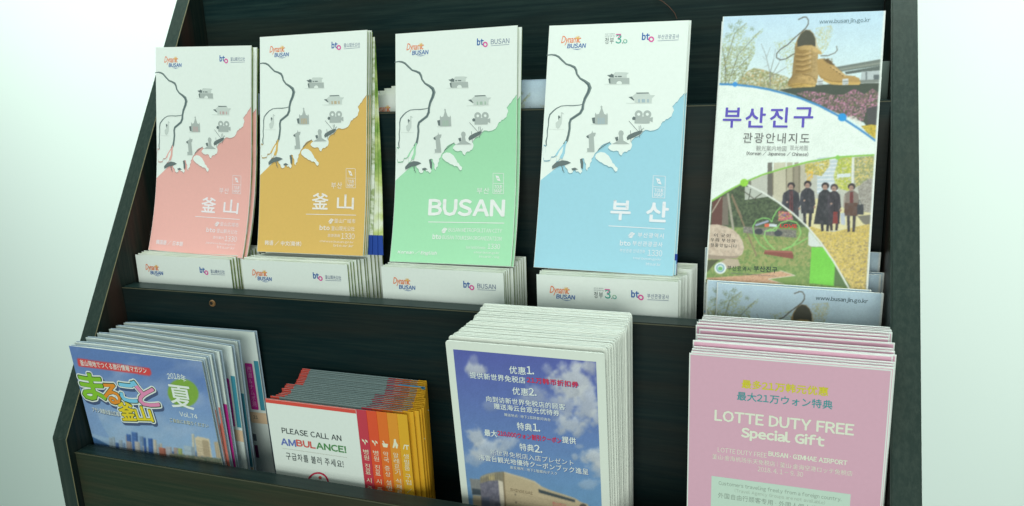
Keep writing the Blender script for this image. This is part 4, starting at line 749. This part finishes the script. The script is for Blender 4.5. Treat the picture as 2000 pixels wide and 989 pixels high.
# inside pages of the open magazines: index tab, orange square, page number
inner = Card(MAGW, MAGH, ((0, 0), (100, 0), (0, 148), (100, 148)), 0)
MG, OB, TB, SAL, PEACH = mat('tab_magenta', (176, 44, 132)), mat('block_orange', (196, 116, 68)), mat('strip_teal', (60, 140, 156)), mat('strip_salmon', (200, 120, 104)), mat('block_peach', (206, 186, 150))
inner.poly([(89.5, 21.6), (90, 21), (94.5, 21), (95, 21.6), (95, 52), (94.5, 52.6), (90, 52.6), (89.5, 52)], MG, 1); inner.text('西\n面\n&\nナ\nム\nポ\n洞', 90.6, 50.5, 93.8, 50.5, 27, mat('tab_pale', (206, 150, 190)), .0, layer=2, free=True)
inner.poly([(82, 26), (87, 26), (87, 34), (82, 34)], OB, 1); inner.text('21', 90, 59, 93.6, 59, 2.3, BLACKI, .01, layer=3); inner.poly([(88, 54.5), (100, 54.5), (100, 62), (88, 62)], PEACH, 1.2)
for a, b2 in (((79, 9), (86, 9)), ((86, 9), (86, 26)), ((79, 13), (86, 13))): inner.line([a, b2], .2, SAL, 1)
inner.poly([(96.4, 19), (99.7, 19), (99.7, 52.6), (96.4, 52.6)], TB, 1); inner.poly([(87.5, 70), (90, 70), (90, 75), (87.5, 75)], INKG, 1); inner.poly([(87.5, 78), (90, 78), (90, 87), (87.5, 87)], mat('block_plum', (96, 40, 84)), 1); inner.line([(82, 44), (86, 41), (84, 38)], .4, INKG, 1)
inner.poly([(78, 34), (80.5, 34), (81, 66), (79, 66)], SAL, 1)

flush_texts()

# ------------------------------------------------------------------ shared stock meshes
MAPEDGE = bpy.data.materials.new('map_fold_edges'); MAPEDGE.use_nodes = True
def edge_mat(m, c1, c2, c3, scale=(30, 30, 60)):
    nt = m.node_tree; b = nt.nodes['Principled BSDF']; b.inputs['Roughness'].default_value = .6; tc = nt.nodes.new('ShaderNodeTexCoord'); mp = nt.nodes.new('ShaderNodeMapping'); mp.inputs['Scale'].default_value = scale
    nz = nt.nodes.new('ShaderNodeTexNoise'); nz.inputs['Scale'].default_value = 4; nz.inputs['Detail'].default_value = 5; cr = nt.nodes.new('ShaderNodeValToRGB'); e = cr.color_ramp.elements
    e[0].position = .38; e[0].color = (*ink(c1), 1); e[1].position = .66; e[1].color = (*ink(c3), 1); x = e.new(.52); x.color = (*ink(c2), 1)
    nt.links.new(tc.outputs['Object'], mp.inputs['Vector']); nt.links.new(mp.outputs[0], nz.inputs['Vector']); nt.links.new(nz.outputs['Fac'], cr.inputs[0]); nt.links.new(cr.outputs[0], b.inputs['Base Color'])
edge_mat(MAPEDGE, (150, 172, 120), (206, 220, 200), (216, 230, 216))
MAPIN = bpy.data.materials.new('map_inner_print'); MAPIN.use_nodes = True; edge_mat(MAPIN, (110, 152, 60), (176, 196, 120), (206, 220, 196), (12, 12, 16))
BLUEST = mat('map_inner_blue', (30, 66, 146))
def fold_leaf(card, y0, y1, w, h, m, z0=0):
    """One folded leaf whose right-hand edge runs from y0 to y1."""
    nz = 32; V = []; F = []
    for side in (0, .6):
        for i in range(nz + 1):
            z = z0 + (h - z0) * i / nz
            for x, y in ((0, (y0 + y1) / 2), (w * .5, (y0 + y1) / 2), (w, y0)):
                V.append((x * S, (y + side + float(card.yo(np.array(x), np.array(z)))) * S, z * S))
    n = (nz + 1) * 3
    for i in range(nz):
        for j in range(2): a = i * 3 + j; F += [(a, a + 1, a + 4, a + 3), (a + n, a + n + 3, a + n + 4, a + n + 1)]
        a = i * 3; F.append((a, a + 3, a + n + 3, a + n)); a += 2; F.append((a, a + n, a + n + 3, a + 3))
    a = nz * 3; F += [(a, a + 1, a + n + 1, a + n), (a + 1, a + 2, a + n + 2, a + n + 1)]
    return V, F
def map_proto(key, tall):
    card = cards[key] if tall else heads[key]
    root = bpy.data.objects.new('folded_map', None)
    col.objects.link(root)
    V, F = slab(MW, MH, .45, card); ob('cover', build('cover', V, F, PAPER, smooth=False), root)
    ob('print', card.mesh('print'), root)
    leaves = []; mats_ = []
    for k in range(4):
        leaves.append(fold_leaf(card, .6 + k * .72, .6 + k * .72, MW - .5 - (k % 2) * .7, MH - .3 - .25 * k, None)); mats_.append(MAPEDGE if k != 2 else MAPIN)
    V, F, M = merge(leaves); ob('folded_pages', build('folded_pages', V, F, mats_, M), root)
    return root
SLOTS = dict(  # tall map corners TL TR BL, foremost low map TL TR, back of the pile right corner
    pink=dict(tall=((18.3, 72, 227.1), (134, 72, 225.9), (7.3, 31, 30.7)), f=((1.2, 21, 28.5), (116, 21, 26.8)), shift=12, n=(4, 4)),
    orange=dict(tall=((141.4, 73, 234.5), (256.5, 73, 234.2), (143.2, 31, 33.2)), f=((130.2, 21, 29.0), (246.2, 21, 28.4)), shift=17, n=(4, 4)),
    green=dict(tall=((283.3, 77, 229), (398.9, 77, 230.3), (284.1, 31, 29.7)), f=((280, 21, 28.5), (396, 21, 27)), shift=9, n=(4, 4)),
    blue=dict(tall=((424.2, 84, 227.7), (538.6, 84, 224.9), (421.4, 31, 32.6)), f=((425.5, 21, 28.6), (541, 21, 27.6)), shift=10, n=(4, 4)))
ORD = ['foremost', 'second', 'third', 'fourth', 'fifth', 'sixth', 'seventh', 'eighth', 'ninth', 'tenth', 'eleventh', 'twelfth', 'thirteenth', 'fourteenth', 'fifteenth', 'sixteenth', 'seventeenth', 'eighteenth', 'nineteenth', 'twentieth', 'twenty-first', 'twenty-second', 'twenty-third', 'twenty-fourth', 'twenty-fifth', 'twenty-sixth', 'twenty-seventh', 'twenty-eighth', 'twenty-ninth', 'thirtieth']
rnd = random.Random(11)
SEAW = dict(pink='pink', orange='orange-yellow', green='green', blue='pale blue')
TALLX = dict(pink='Japanese', orange='Chinese', green='English', blue='Korean')
for key, sl in SLOTS.items():
    root = map_proto(key, True)
    tag(root, f'tall upright {SEAW[key]} folded city tour map raised above its pile', 'tour map', 'tour maps standing raised in the middle pocket'); place(root, *sl['tall'])
    extra = 2 if key == 'orange' else 1
    for j in range(extra):
        c = copy_tree(root); dx = [1.8, 4.0, 6.5][j] + (2 if key == 'pink' else 0); dy = 3.4 * (j + 1); dz = -2.5 - 3 * j if key != 'pink' else -3
        TL, TR, BL = [Vector(v) for v in sl['tall']]
        roll = 3.0 * j if key == 'orange' else 0
        d1 = Vector((dx + (0 if key != 'green' else 1), dy, dz)); d0 = Vector((dx * .6 + roll, dy * .9, dz + 3))
        if key == 'orange': d1 = Vector((.5, dy, -1.0)); d0 = Vector((.3, dy * .9, .6))
        if key == 'blue': d1 = Vector((.9, dy, -1)); d0 = Vector((1.8, dy * .9, 1))
        place(c, TL + d1, TR + d1, BL + d0)
        c['label'] = f'{SEAW[key]} folded tour map tucked {["close", "second", "third"][j]} behind the tall raised {SEAW[key]} one'; c['group'] = 'tour maps tucked behind the raised ones'
        if key == 'blue':     # a blue band shows on the lowest part of the inner leaves
            V, F = box((MW - 9, .5, 0), (MW + .25, 2.9, 17)); ob('blue_leaf', build('blue_leaf', V, F, BLUEST), c)
        if key == 'orange' and j == 1:
            for q_, (wd, yy) in enumerate(((2.2, 3.4), (4.6, 4.4), (7.0, 5.4))):
                V, F = fold_leaf(cards[key], yy, yy, MW + wd, MH - 5 - 3 * q_, None); V = [(x + (-.035 * (z - 100 * S)) * (q_ + .4) * .8, y, z) for x, y, z in V]; lf_ = ob('inner_leaf', build('inner_leaf', V, F, [MAPEDGE, MAPIN, MAPIN][q_]), c)
                V, F = box((MW - 6, yy - .12, 0), (MW + wd + .2, yy + .7, 18)); V = [(x + (-.035 * (z - 100 * S)) * (q_ + .4) * .8, y, z) for x, y, z in V]; ob('blue_band', build('blue_band', V, F, BLUEST), lf_)
    low = map_proto(key, False); n = 11; pos = [21 + 1.0 + i * 3.45 for i in range(n)]
    fTL, fTR = Vector(sl['f'][0]), Vector(sl['f'][1])
    for i in range(n):
        c = low if i == 0 else copy_tree(low)
        t = i / (n - 1); dy = i * 3.3
        dz = dy * .20 + rnd.uniform(-.5, .5); dx = sl['shift'] * t ** 1.2 + (rnd.uniform(-1, 1) if i else 0)
        if i in (3, 4, 5, 6): dz = min(dz, 1.4) + (0 if i > 3 else .4)                # these carry the raised map
        if key == 'pink': dx = max(dx, 0)
        d = Vector((dx, dy, dz)); TL, TR = fTL + d, fTR + d; TL.z += rnd.uniform(-.3, .3)
        if i == 0: pass
        BL = Vector((TL.x + (1.5 if key != 'blue' else 0) + rnd.uniform(-.4, .4), 19 + i * 3.1, TL.z - MH)); place(c, TL, TR, BL)
        tag(c, f'white-topped {SEAW[key]} tour map, {ORD[i]} from the front of its low pile', 'tour map', f'low pile of {SEAW[key]} tour maps in the middle pocket')

# district guides
PH = mat_photo('photo_print', .35)
def guide_proto(tall, lite=False):
    root = bpy.data.objects.new('district_guide', None); col.objects.link(root); card = guide if tall else guide_head
    V, F = slab(BW, BH, 1.6, card); ob('cover', build('cover', V, F, PAPER), root)
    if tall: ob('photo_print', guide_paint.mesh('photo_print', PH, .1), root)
    else:
        sub = Paint.__new__(Paint); sub.c = guide_head; k = 150; sub.nx, sub.nz = 250, k; full = guide_paint; x0, x1, z0, z1 = full.r
        sub.r = (x0, x1, z1 - (z1 - z0) * (k - 1) / (full.nz - 1), z1); sub.C = full.C[:k * 2]; sub.X = full.X[:k * 2]; sub.Y = full.Y[:k * 2]
        ob('photo_print', sub.mesh('photo_print', PH, .1, card=guide_head), root)
    ob('print', card.mesh('print'), root)
    return root
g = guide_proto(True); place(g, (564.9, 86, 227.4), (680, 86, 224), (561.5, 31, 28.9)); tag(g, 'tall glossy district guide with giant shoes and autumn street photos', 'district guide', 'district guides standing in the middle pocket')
g2 = copy_tree(g); place(g2, (563.6, 89, 223.0), (678.7, 89, 219.6), (561.2, 33, 27)); tag(g2, 'district guide hidden close behind the tall glossy one, its left edge showing', 'district guide')
gl = guide_proto(False)
for i, (x, y, z) in enumerate(((568.9, 22, 29.2), (561.2, 25.5, 30.0), (560.5, 33, 24), (563, 38, 25.5), (569.4, 42, 36.5), (572, 46, 37), (557.6, 50.5, 49.5), (569.5, 54, 50.5))):
    c = gl if i == 0 else copy_tree(gl); place(c, (x, y, z), (x + BW, y, z - (3 if i < 2 else 1.5)), (x - .5, y - 2, z - BH)); tag(c, f'low district guide with blue sky top, {ORD[i]} from the front of the right-hand pile', 'district guide', 'low pile of district guides at the right of the middle pocket')

# top pocket: leaflets that peek out between the raised maps
def sheet_run(proto, n, TL, wdt, hgt, dx, dy, dz, label, cat, group, top=None):
    for i in range(n):
        c = proto if i == 0 else copy_tree(proto); a = Vector(TL) + Vector((dx * i, dy * i, dz * i + (rnd.uniform(-.4, .4) if i else 0)))
        place(c, a, a + Vector((wdt, 0, -.2)), a + Vector((-1, -2, -hgt))); tag(c, f'{label}, {ORD[i]} from the front', cat, group)
o = map_proto('orange', False); sheet_run(o, 6, (236, 93, 175.0), MW, MH, 5.2, 4.6, 1.9, 'white map leaflet in top pocket between orange and green maps', 'tour map', 'leaflets in the top pocket behind the orange and green maps')
o = guide_proto(False); sheet_run(o, 3, (372, 93, 183.4), BW, BH, 1.5, 4, .3, 'sky-blue leaflet in top pocket between green and blue maps', 'district guide', 'leaflets in the top pocket behind the green map')
o = guide_proto(False); sheet_run(o, 2, (8, 93, 180.5), BW, BH, 1.5, 4, .3, 'sky-blue leaflet in top pocket between pink and orange maps', 'district guide', 'leaflets in the top pocket behind the pink map')
o = bpy.data.objects.new('plain_leaflet', None); col.objects.link(o); V, F = slab(110, 195, 2); ob('cover', build('cover', V, F, PAPER), o); sheet_run(o, 1, (572, 92, 177), 110, 195, 1, 5, 0, 'plain pale leaflet in the top pocket behind the tall district guide', 'leaflet', None)
o2 = bpy.data.objects.new('plain_leaflet', None); col.objects.link(o2); V, F = slab(97, 205, 2); ob('cover', build('cover', V, F, mat('paper_drab', (86, 106, 98))), o2); place(o2, (590, 99, 190), (687, 99, 189), (590, 97, -16)); tag(o2, 'drab grey leaflet in the top pocket against the right side panel', 'leaflet')

# magazines
MAGP = mat('magazine_paper', (204, 222, 212), .4)
def mag_proto(front):
    root = bpy.data.objects.new('magazine', None); col.objects.link(root)
    th_ = lambda u: .12 + 1.25 * min(1, (u / .16)) ** .6 * (1 - .45 * u)
    V, F = slab(MAGW, MAGH, .4, mag, nx=16); ob('front_cover', build('front_cover', V, F, MAGP), root)
    if front:
        ob('photo_print', mag_paint.mesh('photo_print', PH, .08), root); ob('print', mag.mesh('print'), root)
    parts = []
    for k in range(5):
        parts.append(slab(MAGW - .6 - .3 * k, MAGH - .6 - .25 * abs(k - 2), .34, mag, nx=16, back=.5 + k * .62, thick=None))
        V, F = parts[-1]; V = [(x, (y / S + (th_(x / S / MAGW) - 1) * .5 * k) * S, z) for x, y, z in V]; parts[-1] = (V, F)
    V, F, M = merge(parts); ob('pages', build('pages', V, F, MAGP), root)
    V, F = slab(MAGW, MAGH, .4, mag, nx=16, back=3.8); V = [(x, (y / S + (th_(x / S / MAGW) - 1) * 2.0) * S, z) for x, y, z in V]; ob('back_cover', build('back_cover', V, F, mat('magazine_back', (170, 196, 206), .35)), root)
    return root
mg = mag_proto(True); mb = mag_proto(False)
def bow_mag(o, k): pass
magrow = [((133, 672), None)]
MAGPOS = [((3.0, -71, -34.4), (151, -71, -38.0), -52), ((4.5, -65, -32.1), (149.8, -66, -35.7), -48.5), ((7.5, -54, -30.8), (150.5, -61, -34.2), -42), ((8.5, -43, -29), (152.5, -53, -33.6), -36), ((10.3, -32, -28.2), (158, -41, -32), -29), ((8.9, -22, -29.2), (157, -31, -31.6), -21), ((9, -15, -28.5), (163.6, -10, -28.8), -8)]
for i, (TL, TR, by) in enumerate(MAGPOS):
    c = mg if i == 0 else (mb if i == 1 else copy_tree(mb))
    place(c, TL, TR, (TL[0] + .5, by, -257))
    tag(c, ['blue travel magazine with cartoon lettering and city skyline at the front of the left stack', 'white-edged travel magazine squeezed directly behind the blue-covered front one'][i] if i < 2 else f'travel magazine standing {ORD[i]} from the front of the left stack', 'magazine', 'travel magazines stacked in the left of the front pocket')
for i, k in ((4, 0), (6, 1)):      # two of them stand open at an inside page
    par = [o for o in bpy.data.objects if o.parent is None and o.get('label', '').startswith('travel magazine standing ' + ORD[i])][0]
    ob('index_page', inner.mesh('index_page'), par)
strips = [(TB, 'strip_teal'), (MG, 'tab_magenta')]
for i in (1, 2, 3, 5):
    par = [o for o in bpy.data.objects if o.parent is None and o.get('category') == 'magazine' and (ORD[i] in o['label'] or (i == 1 and 'squeezed' in o['label']))][0]
    P = []
    for j, (x_, m_, z0_, z1_) in enumerate(((MAGW - .9, [SAL, SAL, SAL, MG, MG, TB][i], 98, 172), (MAGW - .9, PEACH, 84, 97.5))): P.append((box((x_ - 3.2, -.25, z0_), (x_ + .95, .1, z1_)), m_))
    V, F, M = merge([a for a, b_ in P]); ob('edge_strips', build('edge_strips', V, F, [b_ for a, b_ in P], M), par)

# ambulance leaflets
TABGREY = mat('leaflet_grey', (84, 106, 106), .5); REDM = MATS['ambulance_red']; TABG2 = mat('leaflet_silver', (118, 138, 134), .5)
def amb_proto(front, step):
    root = bpy.data.objects.new('phrase_leaflet', None); col.objects.link(root)
    V, F = slab(AW, AH, .35); ob('cover', build('cover', V, F, PAPER if front else TABG2), root)
    if front:
        ob('print', amb.mesh('print'), root); V, F = box((0, -.05, AH), (AW, .45, AH + .25)); ob('cover_edge', build('cover_edge', V, F, REDM), root)
    else:
        V, F = box((-.1, -.12, AH - 2.0), (rnd.uniform(7, 10), .4, AH + .3)); ob('cover_edge', build('cover_edge', V, F, REDM), root)
    for k, (c, x0, cc) in enumerate(tabs):
        m = mat(f'tab_tone_{k}', cc, .4); x1 = AW + k * step; yk = .42 + k * .42; zt = AH - .12 * k
        V, F = slab(x1 + step - .5, zt, .3, None, back=yk); tp = ob('tab_page', build('tab_page', V, F, TABG2 if k % 2 else TABGREY), root)
        V, F = box((x1 - .4, yk - .06, 0), (x1 + step, yk + .34, zt + (.2 if front or k > 3 else -.3))); ob('tab', build('tab', V, F, m), tp)
        if front: o = ob('tab_print', c.mesh('tab_print'), tp); o.location = (0, (yk - .06) * S, 0)
    return root
ap = amb_proto(True, TSTEP); last_print = tabs[4][0].mesh('tab_print'); abw = amb_proto(False, 9.2); abn = amb_proto(False, 7.2); NA = 20; usedw = usedn = False
RIGHT = [339, 343, 346, 347, 347.5, 347, 344.5, 345, 344, 343, 340, 339.5, 338, 337, 336, 334.5, 333, 332.5, 331, 330.5]
for i in range(NA):
    t = i / (NA - 1)
    if i == 0: c = ap; xs_ = 206
    elif i < 10: c = copy_tree(abw) if usedw else abw; usedw = True; xs_ = RIGHT[i] - AW - 46 + rnd.uniform(-.4, .4)
    else: c = copy_tree(abn) if usedn else abn; usedn = True; xs_ = RIGHT[i] - AW - 36 + rnd.uniform(-.4, .4)
    y = -61.5 + (1 if i else 0) + 54 * t; z = -70 + (.6 if i else 0) + 4.6 * t + rnd.uniform(-.3, .3)
    place(c, (xs_, y, z), (xs_ + AW, y + rnd.uniform(-.3, .3), z - .6), (xs_ + 1.0, -54 + 50 * t, z - AH))
    tag(c, 'white ambulance phrase leaflet with stepped red to yellow index tabs, at the front' if i == 0 else f'phrase leaflet with stepped orange index tabs, {ORD[i]} from the front of its stack', 'leaflet', 'phrase leaflets stacked in the front pocket')
    if i in (4, 8, NA - 1):
        st = 9.2 if i < 10 else 7.2; o = ob('tab_print', last_print, c); o.location = ((4 * (st - TSTEP) + (st - TSTEP) * .5) * S, 2.0 * S, 0)
    if i == NA - 4:
        V, F = box((AW + 33.5, -.6, 0), (AW + 37, -.1, AH + .5)); ob('blue_strip', build('blue_strip', V, F, mat('blue_strip', (56, 126, 160))), c); V, F = box((AW + 12, -.6, AH - .3), (AW + 37, .2, AH + .5)); ob('blue_top_strip', build('blue_top_strip', V, F, MATS['blue_strip']), c)

# coupon booklets
def coup_proto(front):
    root = bpy.data.objects.new('coupon_booklet', None); col.objects.link(root)
    V, F = slab(CW, CH, 1.0, rnd=2.2); ob('cover', build('cover', V, F, COTTON), root)
    V, F = slab(CW - .5, CH - .3, .85, rnd=2.2, back=1.12); ob('back_leaf', build('back_leaf', V, F, COTTON), root)
    if front: ob('photo_print', coup_paint.mesh('photo_print', PH, .12), root); ob('print', coup.mesh('print'), root)
    return root
cf = coup_proto(True); cb = coup_proto(False); NC = 27
for i in range(NC):
    c = cf if i == 0 else (cb if i == 1 else copy_tree(cb)); t = i / (NC - 1)
    y = -64.5 + (3.0 if i else 0) + 54 * t + (rnd.uniform(-.5, .5) if i else 0); x = 379.5 + (0 if i == 0 else 1.0 + (8.5 * min(1, t * 1.9) ** .9 + (2 * max(0, t - .45))) + rnd.uniform(-.7, .7)); x -= 1.5 * t; z = -2.1 + (1.6 if i else 0) + 10.0 * t + rnd.uniform(-.45, .35)
    xr = x + CW
    place(c, (x, y + (rnd.uniform(-.5, .5) if i else 0), z), (xr, y, z - .2 + (rnd.uniform(-.5, .5) if i else 0)), (x + .3, -41.5 + 36.5 * t, z - CH))
    tag(c, 'duty-free coupon booklet with blue sky and store photo in a white border, at the front' if i == 0 else f'white coupon booklet, {ORD[i]} from the front of its thick stack', 'coupon booklet', 'coupon booklets stacked in the front pocket')

# duty-free gift booklets
def lot_proto(front):
    root = bpy.data.objects.new('gift_booklet', None); col.objects.link(root)
    V, F = slab(LW, LH, .9); ob('cover', build('cover', V, F, PAPER), root)
    if front: ob('print', lot.mesh('print'), root)
    else: V, F = box((.8, -.15, 0), (LW - .8, 0, LH - .9)); ob('print', build('print', V, F, LPK), root)
    V, F = slab(LW - .4, LH - .4, .9, back=1.3); ob('inner_leaf', build('inner_leaf', V, F, mat('leaf_pinkish', (216, 206, 208))), root)
    return root
lf = lot_proto(True); lb = lot_proto(False)
LOTS = [(0, 0, 0), (1.2, 1.4, 0), (1.4, 2.2, 2.2), (2.2, 3.0, 2.0), (1.2, 6.4, 2.2), (3.6, 6.0, 2.0), (3.0, 7.4, 2.2), (2.2, 8.3, 2.0), (3.8, 10.5, 4.5), (1.0, 12.2, 3.2), (1.4, 13.5, 2.2), (2.2, 14.2, 3.0), (7.5, 13.6, 2.0), (7.8, 13.9, 2.0), (8.0, 14.0, 2.0), (8.2, 13.2, 2.0), (8.0, 13.6, 2.0), (8.1, 13.0, 2.0)]
y = -62.2
for i, (dx, dz, dy) in enumerate(LOTS):
    c = lf if i == 0 else (lb if i == 1 else copy_tree(lb)); y += dy + (.9 if i > 1 else 0) + .2; t = i / (len(LOTS) - 1)
    zz = 1.8 + dz - .06 * (y + 62); x = 559.3 + dx; xr = min(x + LW, 687.3)
    place(c, (x, y, zz), (x + LW, y, zz - .3), (x - .3, -63.5 + 50 * t, zz - LH))
    if x + LW > 687.2: c.location.x -= (x + LW - 687.2) * S
    tag(c, 'pink duty-free special gift booklet with white lettering, at the front' if i == 0 else f'pink gift booklet with white edges, {ORD[i]} from the front of its stack', 'gift booklet', 'pink gift booklets stacked at the right of the front pocket')
